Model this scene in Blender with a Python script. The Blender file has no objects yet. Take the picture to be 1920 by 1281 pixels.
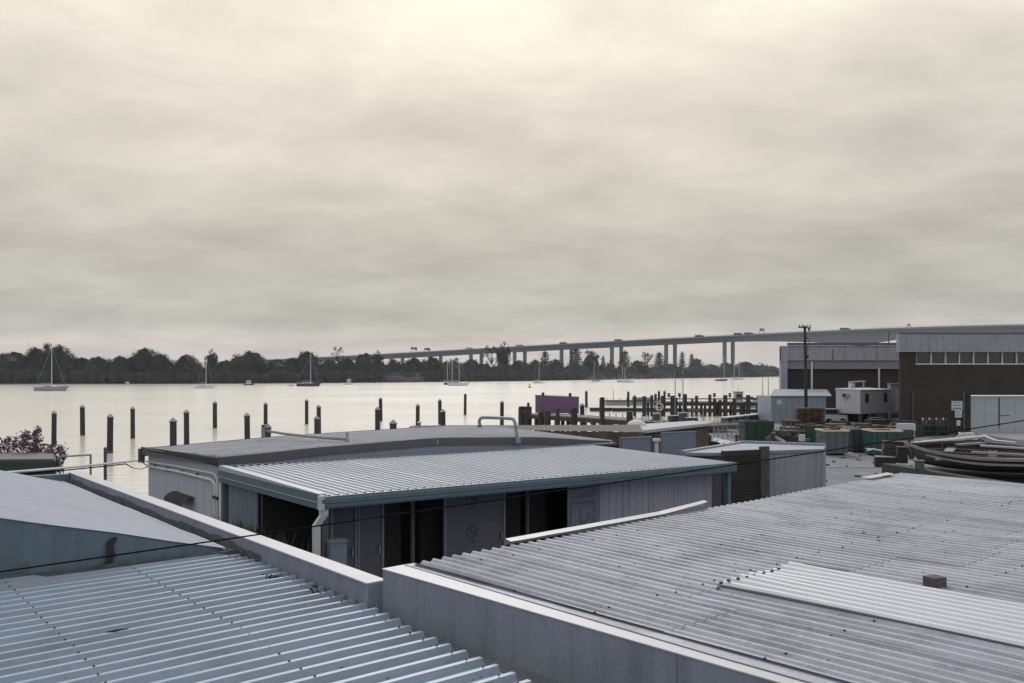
import bpy, math, random
from mathutils import Vector, Matrix
R = random.Random(11)
sc = bpy.context.scene
COL = sc.collection

# ------------------------------------------------------------------ camera
F, CX, HY, CH = 1780.0, 960.0, 698.0, 6.5      # focal (photo px), centre, horizon row, eye height over water
cam = bpy.data.cameras.new('camera')
cam.sensor_width = 36.0
cam.lens = F / 1920.0 * 36.0
cam.shift_y = (HY - 640.5) / 1920.0
cam.clip_start = 0.1
cam.clip_end = 30000
cam_o = bpy.data.objects.new('camera', cam)
cam_o.location = (0, 0, CH)
cam_o.rotation_euler = (math.radians(90), 0, 0)
COL.objects.link(cam_o)
sc.camera = cam_o

# ------------------------------------------------------------------ sky, sun, exposure
SUN_EL, SUN_AZ = math.radians(37), math.radians(-4)     # azimuth measured from +Y towards +X
w = bpy.data.worlds.new('World'); sc.world = w; w.use_nodes = True
nt = w.node_tree; nt.nodes.clear()
def N(t, nt=nt, **k):
    n = nt.nodes.new(t)
    for a, b in k.items(): setattr(n, a, b)
    return n
def mth(nt, op, a, b=None, clamp=False):
    n = nt.nodes.new('ShaderNodeMath'); n.operation = op; n.use_clamp = clamp
    for i, v in enumerate((a, b)):
        if v is None: continue
        if isinstance(v, (int, float)): n.inputs[i].default_value = v
        else: nt.links.new(v, n.inputs[i])
    return n.outputs[0]
def mixc(nt, f, a, b, blend='MIX'):
    n = nt.nodes.new('ShaderNodeMix'); n.data_type = 'RGBA'; n.blend_type = blend
    for s, v in ((n.inputs[0], f), (n.inputs[6], a), (n.inputs[7], b)):
        if isinstance(v, (int, float)): s.default_value = v
        elif isinstance(v, tuple): s.default_value = (*v[:3], 1)
        else: nt.links.new(v, s)
    return n.outputs[2]
out = N('ShaderNodeOutputWorld'); bg = N('ShaderNodeBackground')
bg.inputs['Strength'].default_value = 0.1
sky = N('ShaderNodeTexSky', sky_type='NISHITA', sun_disc=False, sun_elevation=SUN_EL, sun_rotation=SUN_AZ,
        air_density=1.5, dust_density=4.0)
tc = N('ShaderNodeTexCoord'); sp = N('ShaderNodeSeparateXYZ')
nt.links.new(tc.outputs['Generated'], sp.inputs[0])
zc = mth(nt, 'MAXIMUM', sp.outputs[2], 0.0)
den = mth(nt, 'ADD', zc, 0.20)
cb = N('ShaderNodeCombineXYZ')
nt.links.new(mth(nt, 'DIVIDE', sp.outputs[0], den), cb.inputs[0])
nt.links.new(mth(nt, 'DIVIDE', sp.outputs[1], den), cb.inputs[1])
def wnoise(scale, detail, rough, dist, sx=1.0):
    mp = N('ShaderNodeMapping'); mp.inputs['Scale'].default_value = (sx, 1, 1)
    mp.inputs['Rotation'].default_value = (0, 0, 0.12)
    nt.links.new(cb.outputs[0], mp.inputs[0])
    n = N('ShaderNodeTexNoise'); n.inputs['Scale'].default_value = scale; n.inputs['Detail'].default_value = detail
    n.inputs['Roughness'].default_value = rough; n.inputs['Distortion'].default_value = dist
    nt.links.new(mp.outputs[0], n.inputs['Vector']); return n.outputs[0]
ramp = N('ShaderNodeValToRGB'); cr = ramp.color_ramp; cr.interpolation = 'EASE'
stops = [(0.0, (.70, .60, .545)), (.022, (.63, .545, .49)), (.06, (.415, .415, .37)), (.12, (.44, .42, .37)),
         (.22, (.585, .535, .475)), (.37, (.81, .745, .64)), (1.0, (.84, .785, .69))]
cr.elements[0].position, cr.elements[0].color = stops[0][0], (*stops[0][1], 1)
cr.elements[1].position, cr.elements[1].color = stops[-1][0], (*stops[-1][1], 1)
for p, c in stops[1:-1]:
    e = cr.elements.new(p); e.color = (*c, 1)
n1 = wnoise(0.9, 5, .5, .5, .8)
wob = mth(nt, 'MULTIPLY', mth(nt, 'SUBTRACT', n1, .5), .10)
nt.links.new(mth(nt, 'ADD', zc, mth(nt, 'MULTIPLY', wob, mth(nt, 'ADD', zc, .12))), ramp.inputs[0])
n2 = wnoise(3.4, 9, .6, .35, .85)
n3 = wnoise(1.1, 5, .52, .25, .9)
nn = mth(nt, 'ADD', mth(nt, 'MULTIPLY', n2, .6), mth(nt, 'MULTIPLY', n3, .8))
gain = mth(nt, 'ADD', mth(nt, 'MULTIPLY', mth(nt, 'SUBTRACT', nn, .7), 1.0), 1.03)
gain = mth(nt, 'MINIMUM', mth(nt, 'MAXIMUM', gain, .72), 1.32)
gc = N('ShaderNodeCombineXYZ')
for i in range(3): nt.links.new(gain, gc.inputs[i])
cl = mixc(nt, 1.0, ramp.outputs[0], gc.outputs[0], 'MULTIPLY')
cl10 = mixc(nt, 1.0, cl, (10, 10, 10), 'MULTIPLY')
skyc = mixc(nt, 1.0, sky.outputs[0], (1, 1, 1), 'MULTIPLY')
nt.links.new(mixc(nt, .97, skyc, cl10), bg.inputs['Color'])
nt.links.new(bg.outputs[0], out.inputs[0])

sl = bpy.data.lights.new('sun', 'SUN'); sl.energy = 1.5; sl.angle = math.radians(15); sl.color = (1, .98, .955)
so = bpy.data.objects.new('sun', sl); COL.objects.link(so)
sdir = Vector((math.sin(SUN_AZ) * math.cos(SUN_EL), math.cos(SUN_AZ) * math.cos(SUN_EL), math.sin(SUN_EL)))
so.rotation_euler = sdir.to_track_quat('Z', 'Y').to_euler()
so.location = (0, 0, 60)
vs = sc.view_settings
vs.view_transform = 'Standard'; vs.look = 'None'; vs.exposure = 0.2; vs.gamma = 1.0; vs.use_curve_mapping = False

# ------------------------------------------------------------------ helpers
def P(px, py, d): return Vector(((px - CX) / F * d, d, CH - (py - HY) / F * d))
def X(px, d): return (px - CX) / F * d
def Zat(py, d): return CH - (py - HY) / F * d
def Dz(py, z): return (CH - z) * F / (py - HY)
GZ = 1.5
def ordn(i):
    w_ = ['first', 'second', 'third', 'fourth', 'fifth', 'sixth', 'seventh', 'eighth', 'ninth', 'tenth', 'eleventh', 'twelfth',
          'thirteenth', 'fourteenth', 'fifteenth', 'sixteenth', 'seventeenth', 'eighteenth', 'nineteenth', 'twentieth']
    if i < 20: return w_[i]
    t = ['twenty', 'thirty', 'forty', 'fifty', 'sixty', 'seventy', 'eighty'][(i + 1) // 10 - 2]
    u = (i + 1) % 10
    if u == 0: return {'twenty': 'twentieth', 'thirty': 'thirtieth', 'forty': 'fortieth', 'fifty': 'fiftieth', 'sixty': 'sixtieth',
                       'seventy': 'seventieth', 'eighty': 'eightieth'}[t]
    return t + '-' + w_[u - 1]

MATS = {}
# fine weathering speckle: material -> (noise scale per metre, strength)
GRAIN = {'old_iron': (85, .20), 'new_iron': (85, .10), 'trim_roof': (80, .13), 'parapet_blue': (85, .20), 'membrane': (65, .17), 'upstand_teal': (75, .2), 'coping_white': (70, .13),
         'veranda_iron': (34, .14), 'grey_iron': (26, .22), 'wall_pale': (28, .17), 'wall_blue': (32, .2), 'wall_mauve': (34, .18), 'fascia_teal': (34, .18), 'gutter_metal': (60, .25),
         'yard_concrete': (12, .25), 'metal_pale': (9, .14), 'metal_warm': (8, .14), 'brown_roof': (16, .25), 'cabin_white': (9, .1), 'shed_blue': (8, .12), 'door_pale': (9, .1),
         'timber_deck': (8, .25), 'slab_pale': (12, .2), 'purple_board': (7, .2), 'timber_green': (20, .25), 'concrete_pale': (10, .2), 'flashing_blue': (28, .15), 'poster_blue': (25, .25), 'panel_grey': (25, .2)}
def mat(name, col, rough=.65, var=.18, scale=1.5, bump=0., bscale=30., metal=0., spec=.4, objvar=0., stretch=(1, 1, 1),
        dirt=None, dirt_amt=.35, dirt_scale=.8, dirt2=None, dirt2_amt=.2, dirt2_scale=6., rot=0., streak=None, streak_amt=.4, vert=False):
    m = bpy.data.materials.new(name); m.use_nodes = True; t = m.node_tree
    b = t.nodes['Principled BSDF']
    cool = lambda c_: None if c_ is None else (c_[0] * .93, c_[1] * .99, min(1, c_[2] * 1.13))    # cool overall film cast, put into these base colours
    col, dirt, dirt2, streak = cool(col), cool(dirt), cool(dirt2), cool(streak)
    b.inputs['Roughness'].default_value = rough; b.inputs['Metallic'].default_value = metal
    b.inputs['Specular IOR Level'].default_value = spec
    co = t.nodes.new('ShaderNodeTexCoord'); mp = t.nodes.new('ShaderNodeMapping')
    mp.inputs['Scale'].default_value = stretch
    t.links.new(co.outputs['Object'], mp.inputs[0])
    if streak:
        m0 = t.nodes.new('ShaderNodeMapping'); m0.inputs['Rotation'].default_value = (0, 0, -rot); t.links.new(co.outputs['Object'], m0.inputs[0])
        ms_ = t.nodes.new('ShaderNodeMapping'); ms_.inputs['Scale'].default_value = (4, 4, .3) if vert else (.35, 5.5, 1); t.links.new(m0.outputs[0], ms_.inputs[0])
    def noise(s, d=6, r=.6, v=None):
        n = t.nodes.new('ShaderNodeTexNoise'); n.inputs['Scale'].default_value = s
        n.inputs['Detail'].default_value = d; n.inputs['Roughness'].default_value = r
        t.links.new(v or mp.outputs[0], n.inputs['Vector']); return n.outputs[0]
    n1 = noise(scale)
    f = mth(t, 'MULTIPLY', mth(t, 'SUBTRACT', n1, .28), 2.2, True)
    c = mixc(t, f, tuple(x * (1 - var) for x in col), tuple(min(1, x * (1 + var)) for x in col))
    if dirt:
        g = mth(t, 'MULTIPLY', mth(t, 'SUBTRACT', noise(dirt_scale, 8, .7), .5), 6, True)
        c = mixc(t, mth(t, 'MULTIPLY', g, dirt_amt), c, dirt)
    if dirt2:
        g = mth(t, 'MULTIPLY', mth(t, 'SUBTRACT', noise(dirt2_scale, 6, .65), .56), 9, True)
        c = mixc(t, mth(t, 'MULTIPLY', g, dirt2_amt), c, dirt2)
    if streak:
        g = mth(t, 'MULTIPLY', mth(t, 'SUBTRACT', noise(1.3, 6, .6, ms_.outputs[0]), .47), 5, True)
        c = mixc(t, mth(t, 'MULTIPLY', g, streak_amt), c, streak)
    if name in GRAIN:
        gs, ga = GRAIN[name]
        k = mth(t, 'ADD', mth(t, 'MULTIPLY', mth(t, 'SUBTRACT', noise(gs, 3, .8, co.outputs['Object']), .5), 4.5 * ga), 1.0)
        g2 = t.nodes.new('ShaderNodeCombineXYZ')
        for i in range(3): t.links.new(k, g2.inputs[i])
        c = mixc(t, 1.0, c, g2.outputs[0], 'MULTIPLY')
    if objvar:
        oi = t.nodes.new('ShaderNodeObjectInfo')
        k = mth(t, 'ADD', mth(t, 'MULTIPLY', mth(t, 'SUBTRACT', oi.outputs['Random'], .5), 2 * objvar), 1.0)
        g3 = t.nodes.new('ShaderNodeCombineXYZ')
        for i in range(3): t.links.new(k, g3.inputs[i])
        c = mixc(t, 1.0, c, g3.outputs[0], 'MULTIPLY')
    t.links.new(c, b.inputs['Base Color'])
    rr = mth(t, 'ADD', mth(t, 'MULTIPLY', mth(t, 'SUBTRACT', n1, .5), .25), rough, True)
    t.links.new(rr, b.inputs['Roughness'])
    if bump:
        bn = t.nodes.new('ShaderNodeBump'); bn.inputs['Strength'].default_value = bump; bn.inputs['Distance'].default_value = .02
        t.links.new(noise(bscale, 5, .6), bn.inputs['Height']); t.links.new(bn.outputs[0], b.inputs['Normal'])
    MATS[name] = m
    return m
M = MATS

class MB:
    def __init__(s): s.v = []; s.f = []
    def add(s, vs, fs):
        o = len(s.v); s.v += [tuple(x) for x in vs]; s.f += [tuple(i + o for i in q) for q in fs]; return s
    def box(s, c, size, rz=0., taper=1.0):
        hx, hy, hz = size[0] / 2, size[1] / 2, size[2] / 2
        ca, sa = math.cos(rz), math.sin(rz); vs = []
        for z in (-hz, hz):
            k = taper if z > 0 else 1
            for x, y in ((-hx, -hy), (hx, -hy), (hx, hy), (-hx, hy)):
                vs.append((c[0] + (x * ca - y * sa) * k, c[1] + (x * sa + y * ca) * k, c[2] + z))
        return s.add(vs, [(3, 2, 1, 0), (4, 5, 6, 7), (0, 1, 5, 4), (1, 2, 6, 5), (2, 3, 7, 6), (3, 0, 4, 7)])
    def wall(s, a, b, z0, z1, th, side=0.5, z1b=None):
        """upright slab from a to b (xy); side: share of the thickness on the left of a->b"""
        a = Vector(a[:2]); b = Vector(b[:2]); d = (b - a).normalized(); n = Vector((-d.y, d.x))
        l, r = n * th * side, -n * th * (1 - side)
        z1b = z1 if z1b is None else z1b
        q = [a + r, b + r, b + l, a + l]; tz = [z1, z1b, z1b, z1]
        vs = [(p.x, p.y, z0) for p in q] + [(p.x, p.y, z) for p, z in zip(q, tz)]
        return s.add(vs, [(3, 2, 1, 0), (4, 5, 6, 7), (0, 1, 5, 4), (1, 2, 6, 5), (2, 3, 7, 6), (3, 0, 4, 7)])
    def prism(s, poly, z0, z1):
        n = len(poly); zf = (lambda i: z1[i]) if isinstance(z1, (list, tuple)) else (lambda i: z1)
        zb = (lambda i: z0[i]) if isinstance(z0, (list, tuple)) else (lambda i: z0)
        vs = [(p[0], p[1], zb(i)) for i, p in enumerate(poly)] + [(p[0], p[1], zf(i)) for i, p in enumerate(poly)]
        return s.add(vs, [tuple(range(n - 1, -1, -1)), tuple(range(n, 2 * n))] + [(i, (i + 1) % n, n + (i + 1) % n, n + i) for i in range(n)])
    def tube(s, pts, r, n=8, cap=True):
        pts = [Vector(p) for p in pts]; m = len(pts)
        rs = r if isinstance(r, (list, tuple)) else [r] * m
        vs = []; up = None
        for i, p in enumerate(pts):
            t = (pts[min(i + 1, m - 1)] - pts[max(i - 1, 0)]).normalized()
            if up is None:
                up = Vector((0, 0, 1)) if abs(t.z) < .9 else Vector((1, 0, 0))
            x = t.cross(up).normalized(); y = x.cross(t).normalized(); up = y
            for k in range(n):
                a = 2 * math.pi * k / n
                vs.append(p + (x * math.cos(a) + y * math.sin(a)) * rs[i])
        fs = [(i * n + k, i * n + (k + 1) % n, (i + 1) * n + (k + 1) % n, (i + 1) * n + k) for i in range(m - 1) for k in range(n)]
        if cap: fs += [tuple(range(n - 1, -1, -1)), tuple((m - 1) * n + k for k in range(n))]
        return s.add(vs, fs)
    def bar(s, a, b, w_, h):
        """rectangular bar from a to b"""
        a = Vector(a); b = Vector(b); t = (b - a).normalized()
        up = Vector((0, 0, 1)) if abs(t.z) < .95 else Vector((0, 1, 0))
        x = t.cross(up).normalized(); y = x.cross(t).normalized(); vs = []
        for p in (a, b):
            for i, j in ((-1, -1), (1, -1), (1, 1), (-1, 1)): vs.append(p + x * w_ / 2 * i + y * h / 2 * j)
        return s.add(vs, [(3, 2, 1, 0), (4, 5, 6, 7), (0, 1, 5, 4), (1, 2, 6, 5), (2, 3, 7, 6), (3, 0, 4, 7)])
    def grid(s, rows):
        n = len(rows[0]); m = len(rows)
        vs = [p for r in rows for p in r]
        return s.add(vs, [(i * n + j, i * n + j + 1, (i + 1) * n + j + 1, (i + 1) * n + j) for i in range(m - 1) for j in range(n - 1)])
    def lathe(s, prof, c=(0, 0, 0), n=12):
        vs = []; m = len(prof)
        for r, z in prof:
            for k in range(n):
                a = 2 * math.pi * k / n; vs.append((c[0] + r * math.cos(a), c[1] + r * math.sin(a), c[2] + z))
        fs = [(i * n + k, i * n + (k + 1) % n, (i + 1) * n + (k + 1) % n, (i + 1) * n + k) for i in range(m - 1) for k in range(n)]
        fs += [tuple(range(n - 1, -1, -1)), tuple((m - 1) * n + k for k in range(n))]
        return s.add(vs, fs)
    def quad_leaf(s, c, size, rnd, asp=1.0):
        a = Vector((rnd.gauss(0, 1), rnd.gauss(0, 1), rnd.gauss(0, 1))).normalized()
        b = a.orthogonal().normalized(); b.rotate(Matrix.Rotation(rnd.random() * 6.283, 3, a)); e = a.cross(b)
        c = Vector(c); b = b * size; e = e * size * asp
        return s.add([c - b, c - e * .7, c + b, c + e * .7], [(0, 1, 2, 3)])
    def mesh(s, name, m, smooth=False):
        me = bpy.data.meshes.new(name); me.from_pydata(s.v, [], s.f)
        if m: me.materials.append(M[m] if isinstance(m, str) else m)
        if smooth: me.polygons.foreach_set('use_smooth', [True] * len(me.polygons))
        me.update(); return me
    def build(s, name, m, parent=None, smooth=False, kind=None):
        if parent is not None:
            o_ = parent.matrix_world_loc if hasattr(parent, 'matrix_world_loc') else wloc(parent)
            s.v = [(a - o_.x, b - o_.y, c - o_.z) for a, b, c in s.v]
        o = bpy.data.objects.new(name, s.mesh(name, m, smooth)); COL.objects.link(o)
        if parent is not None: o.parent = parent
        if kind: o['kind'] = kind
        return o
def wloc(o):
    v = Vector((0, 0, 0))
    while o is not None: v = v + o.location; o = o.parent
    return v
def tag(o, label, cat, group=None):
    o['label'] = label; o['category'] = cat
    if group: o['group'] = group
    return o
def thing(name, label, cat, loc=(0, 0, 0), group=None):
    o = bpy.data.objects.new(name, None); COL.objects.link(o); o.location = loc; o.empty_display_size = .3
    return tag(o, label, cat, group)
def copy_tree(o, parent=None):
    c = o.copy(); COL.objects.link(c); c.parent = parent
    for ch in list(o.children): copy_tree(ch, c)
    return c
def struct(o): o['kind'] = 'structure'; return o

# ------------------------------------------------------------------ materials
mat('yard_concrete', (0.125, 0.135, 0.155), .85, .25, .25, .3, 8, dirt=(.09, .09, .09), dirt_amt=.5, dirt_scale=.12, dirt2=(.3, .3, .31), dirt2_amt=.5, dirt2_scale=.5)
mat('concrete_pale', (0.4, 0.41, 0.43), .85, .15, .8, .2, 20, dirt=(.2, .2, .2), dirt_amt=.35)
mat('shore_soil', (.06, .065, .055), .95, .3, .02)
mat('trim_roof', (0.235, 0.295, 0.365), .42, .10, 1.2, .05, 60, rot=.7524, streak=(.15, .19, .235), streak_amt=.45, spec=.5, objvar=.05, dirt=(.125, .155, .19), dirt_amt=.45, dirt_scale=1.1, dirt2=(.36, .36, .36), dirt2_amt=.22, dirt2_scale=9)
mat('gutter_metal', (0.12, 0.135, 0.15), .5, .18, 2., .1, 30, dirt=(.13, .14, .145), dirt_amt=.6, dirt_scale=2.5, dirt2=(.07, .07, .065), dirt2_amt=.7, dirt2_scale=7)
mat('valley_dirt_shadow', (0.085, 0.095, 0.108), .85, .4, 4., .2, 30, dirt=(.05, .05, .05), dirt_amt=.7, dirt_scale=3)  # gutter dirt, and the shadow tone painted on the wall-foot flashing
mat('parapet_blue', (0.205, 0.23, 0.275), .55, .10, 1.2, .12, 45, dirt=(.14, .155, .185), dirt_amt=.5, dirt_scale=1.5, streak=(.115, .125, .145), streak_amt=.55, vert=True, dirt2=(.13, .14, .155), dirt2_amt=.35, dirt2_scale=5)
mat('coping_white', (0.43, 0.425, 0.43), .5, .08, 2., .06, 40, dirt=(.42, .41, .40), dirt_amt=.5, dirt_scale=3, dirt2=(.2, .2, .2), dirt2_amt=.2, dirt2_scale=14)
mat('membrane', (0.235, 0.25, 0.3), .75, .10, 1.2, .25, 60, dirt=(.18, .185, .21), dirt_amt=.5, dirt_scale=1.0, dirt2=(.11, .11, .12), dirt2_amt=.3, dirt2_scale=8)
mat('upstand_teal', (0.11, 0.16, 0.195), .55, .14, 1.4, .1, 40, dirt=(.08, .115, .135), dirt_amt=.5, dirt_scale=1.6, streak=(.06, .08, .095), streak_amt=.5, vert=True, dirt2=(.05, .06, .065), dirt2_amt=.4, dirt2_scale=5)
mat('old_iron', (0.37, 0.38, 0.425), .6, .13, 1.5, .12, 50, rot=-.8698, streak=(.185, .19, .23), streak_amt=.65, objvar=.08, dirt=(.16, .16, .18), dirt_amt=.6, dirt_scale=1.3, dirt2=(.12, .10, .095), dirt2_amt=.28, dirt2_scale=5)
mat('new_iron', (0.55, 0.56, 0.58), .5, .06, 1.2, .08, 50, dirt=(.47, .46, .47), dirt_amt=.4, dirt_scale=2)
mat('veranda_iron', (0.35, 0.38, 0.415), .5, .08, 1., .06, 40, rot=2.198, streak=(.29, .31, .325), streak_amt=.4, objvar=.04, dirt=(.33, .355, .36), dirt_amt=.5, dirt_scale=.7, dirt2=(.2, .2, .2), dirt2_amt=.25, dirt2_scale=8)
mat('grey_iron', (0.35, 0.365, 0.395), .75, rot=.627, streak=(.22, .22, .225), streak_amt=.5, var=.12, scale=.8, bump=.1, bscale=40, objvar=.05, dirt=(.2, .2, .2), dirt_amt=.5, dirt_scale=.6, dirt2=(.12, .11, .1), dirt2_amt=.4, dirt2_scale=4)
mat('fascia_dark', (.085, .085, .09), .7, .2, 2., .1, 20)
mat('fascia_teal', (0.085, 0.135, 0.165), .5, .10, 1.5, .06, 30, dirt=(.075, .125, .15), dirt_amt=.5, dirt_scale=2)
mat('flashing_blue', (0.18, 0.215, 0.265), .5, .1, 2., 0)
mat('downpipe_pale', (.44, .47, .48), .45, .06, 2., .03)
mat('wall_pale', (0.37, 0.41, 0.45), .65, .08, .9, .08, 20, dirt=(.29, .32, .345), dirt_amt=.45, dirt_scale=.9, streak=(.24, .26, .28), streak_amt=.4, vert=True, dirt2=(.2, .22, .23), dirt2_amt=.25, dirt2_scale=3)
mat('wall_blue', (0.15, 0.185, 0.225), .65, .12, .9, .08, 20, dirt=(.14, .17, .2), dirt_amt=.5, dirt_scale=1)
mat('wall_mauve', (0.30, 0.295, 0.36), .6, .1, .9, .06, 20, objvar=.06, streak=(.2, .2, .24), streak_amt=.5, vert=True, dirt=(.3, .3, .34), dirt_amt=.4, dirt_scale=1.2)
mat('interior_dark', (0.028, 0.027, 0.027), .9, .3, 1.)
mat('panel_grey', (0.09, 0.096, 0.112), .7, .15, 1.2, .1, 20, dirt=(.09, .095, .105), dirt_amt=.5)
mat('ink_faded', (.045, .045, .05), .8, .4, 12.)
mat('ink_dark', (.02, .02, .022), .7, .1, 1.)
mat('poster_blue', (0.11, 0.14, 0.175), .6, .15, 2.)
mat('timber_dark', (0.032, 0.03, 0.031), .85, .35, 2.5, .4, 12, stretch=(1, 1, .25), objvar=.2, dirt=(.03, .028, .027), dirt_amt=.5, dirt_scale=1.2)
mat('timber_pile', (.028, .027, .030), .85, .35, 2.2, .4, 10, stretch=(1, 1, .3), objvar=.2, dirt=(.05, .052, .05), dirt_amt=.4, dirt_scale=.8)
mat('pile_cap', (.24, .26, .28), .6, .15, 2.)
mat('timber_deck', (.20, .20, .20), .85, .25, 1.5, .3, 10, dirt=(.1, .1, .1), dirt_amt=.5)
mat('timber_green', (.06, .073, .068), .85, .3, 2., .4, 14, dirt=(.035, .04, .038), dirt_amt=.5, dirt_scale=1.5)
mat('timber_brown', (.065, .048, .03), .85, .35, 2., .4, 10, objvar=.3)
mat('timber_pale', (.50, .46, .38), .8, .15, 2.)
mat('rust_fascia', (.085, .068, .05), .9, .4, 2.2, .3, 15, dirt=(.035, .03, .026), dirt_amt=.6, dirt_scale=1.)
mat('brown_roof', (0.15, 0.138, 0.125), .95, spec=.1, var=.15, scale=1.2, bump=.1, bscale=30, dirt=(.2, .17, .14), dirt_amt=.5, dirt_scale=.6)
mat('slab_pale', (0.34, 0.355, 0.37), .8, .12, 1., .1)
mat('slab_white', (0.5, 0.5, 0.5), .75, .08, 1.)
mat('pipe_grey', (.21, .22, .235), .45, .2, 4., .05, 40, dirt=(.1, .1, .1), dirt_amt=.4, dirt_scale=5)
mat('conduit_white', (.58, .58, .57), .45, .08, 3.)
mat('clip_black', (.02, .02, .02), .6, .1, 1.)
mat('cable_black', (0.006, 0.006, 0.007), .9, spec=.05, var=.1)
mat('cable_pale', (0.6, 0.62, 0.66), .5, .1, 1.)
mat('purple_board', (0.14, 0.08, 0.155), .7, .15, .6, .1, 10, dirt=(.085, .045, .09), dirt_amt=.5, dirt_scale=.8)
mat('metal_pale', (0.265, 0.28, 0.33), .6, .1, .35, .05, 10, dirt=(.26, .26, .28), dirt_amt=.5, dirt_scale=.4, streak=(.17, .165, .18), streak_amt=.5, vert=True, dirt2=(.17, .15, .15), dirt2_amt=.25, dirt2_scale=1.5)
mat('metal_warm', (0.285, 0.285, 0.32), .6, .1, .3, .05, 10, dirt=(.26, .25, .26), dirt_amt=.5, dirt_scale=.4, streak=(.17, .165, .18), streak_amt=.5, vert=True)
mat('lintel_grey', (.20, .20, .215), .7, .1, .5)
mat('rust_streak', (.17, .07, .06), .8, .3, 3.)
mat('frame_white', (.50, .54, .54), .5, .06, 2.)
mat('door_pale', (0.34, 0.37, 0.39), .6, .06, .6, .04, 10)
mat('cabin_white', (0.47, 0.47, 0.5), .55, .06, .6, .03, 10, dirt=(.46, .45, .47), dirt_amt=.4, dirt_scale=.7)
mat('cabin_grey', (.40, .40, .42), .6, .08, .6)  # slightly greyer paint than the cabin white
mat('shed_blue', (0.225, 0.265, 0.305), .6, .08, .5, .05, 10, dirt=(.28, .33, .37), dirt_amt=.4)
mat('shed_roof', (0.19, 0.225, 0.25), .6, .1, .6)
mat('bin_green', (.016, .075, .045), .55, .25, 1.2, .1, 10, dirt=(.03, .04, .035), dirt_amt=.5, dirt_scale=1.2)
mat('bin_darkgreen', (.014, .045, .033), .55, .25, 1.2, .1, 10, dirt=(.025, .03, .028), dirt_amt=.5, dirt_scale=1.2)
mat('bin_teal', (0.02, 0.075, 0.075), .55, .25, 1.2, .1, 10, dirt=(.04, .06, .06), dirt_amt=.5, dirt_scale=1.2)
mat('bin_grey', (.10, .12, .135), .6, .25, 1.2, .1, 10, dirt=(.06, .06, .06), dirt_amt=.5, dirt_scale=1.2)
mat('bin_dark', (.035, .042, .045), .6, .25, 1.2, .1, 10)
mat('rim_yellow', (.62, .50, .28), .6, .15, 2.)
mat('rail_yellow', (.24, .2, .09), .6, .15, 2.)
mat('scrap', (.06, .06, .062), .75, .4, 2., .3, 10, objvar=.5)
mat('scrap_pale', (.35, .35, .35), .7, .2, 2.)
mat('rubber', (.012, .012, .012), .8, .2, 3.)
mat('hull_white', (.56, .56, .55), .35, .06, .5)
mat('hull_dark', (.03, .035, .05), .4, .1, .5)
mat('hull_grey', (.22, .23, .25), .45, .1, .5)
mat('cover_blue', (.08, .10, .13), .7, .15, 1.)
mat('mast_alu', (.50, .52, .53), .4, .05, 1.)
mat('boat_glass', (.02, .023, .027), .15, .05, 1., spec=.6)
mat('buoy_red', (.42, .05, .03), .5, .1, 1.)
mat('bridge_conc', (0.11, 0.125, 0.14), .8, .10, .02, objvar=.03, dirt=(.13, .14, .15), dirt_amt=.4, dirt_scale=.05)
mat('bridge_rail', (0.15, 0.18, 0.2), .7, .1, .05)
mat('truck_dark', (.05, .052, .06), .5, .2, .2)
mat('truck_pale', (.3, .3, .31), .5, .2, .2)
mat('leaf_far', (.013, .015, .014), .8, .6, .35, objvar=.55)
mat('leaf_pine', (0.013, 0.018, 0.018), .8, .4, .35, objvar=.25)
mat('leaf_mauve', (0.2, 0.13, 0.2), .8, .35, .2)
mat('leaf_bush', (0.1, 0.06, 0.095), .6, .5, 3.)
mat('leaf_dark', (.012, .014, .012), .7, .5, 3.)
mat('bark', (.03, .027, .025), .9, .3, .5)
mat('green_shed', (.035, .05, .045), .8, .2, 1.)
mat('boat_wood_dark', (0.03, 0.028, 0.028), .8, .35, 2., .3, 10, stretch=(.4, 1, 1))
mat('boat_wood_pale', (0.21, 0.2, 0.21), .75, .2, 2., .2, 10, stretch=(.4, 1, 1))
mat('boat_ribs', (0.06, 0.052, 0.052), .8, .3, 2.)
mat('brick_red', (0.085, 0.075, 0.08), .9, .25, 6., .6, 40)
mat('leaf_litter', (.025, .022, .02), .9, .4, 10.)
mat('glass_dark', (.025, .027, .03), .12, .1, .5, spec=.6)

def brick_mat(name, c1, c2, mortar, s):
    m = bpy.data.materials.new(name); m.use_nodes = True; t = m.node_tree; b = t.nodes['Principled BSDF']
    b.inputs['Roughness'].default_value = .9
    co = t.nodes.new('ShaderNodeTexCoord'); mp = t.nodes.new('ShaderNodeMapping')
    mp.inputs['Rotation'].default_value = (math.radians(90), 0, 0)
    t.links.new(co.outputs['Object'], mp.inputs[0])
    br = t.nodes.new('ShaderNodeTexBrick'); br.inputs['Scale'].default_value = s
    br.inputs['Color1'].default_value = (*c1, 1); br.inputs['Color2'].default_value = (*c2, 1); br.inputs['Mortar'].default_value = (*mortar, 1)
    br.inputs['Mortar Size'].default_value = .012; br.inputs['Brick Width'].default_value = .24; br.inputs['Row Height'].default_value = .086
    t.links.new(mp.outputs[0], br.inputs[0])
    n = t.nodes.new('ShaderNodeTexNoise'); n.inputs['Scale'].default_value = .5; n.inputs['Detail'].default_value = 8
    t.links.new(co.outputs['Object'], n.inputs[0])
    c = mixc(t, mth(t, 'MULTIPLY', mth(t, 'SUBTRACT', n.outputs[0], .4), 2, True), br.outputs[0], tuple(x * .6 for x in c1))
    t.links.new(c, b.inputs['Base Color']); MATS[name] = m
brick_mat('brick_wall', (.034, .026, .024), (.026, .021, .02), (.042, .038, .036), 1.0)

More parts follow.
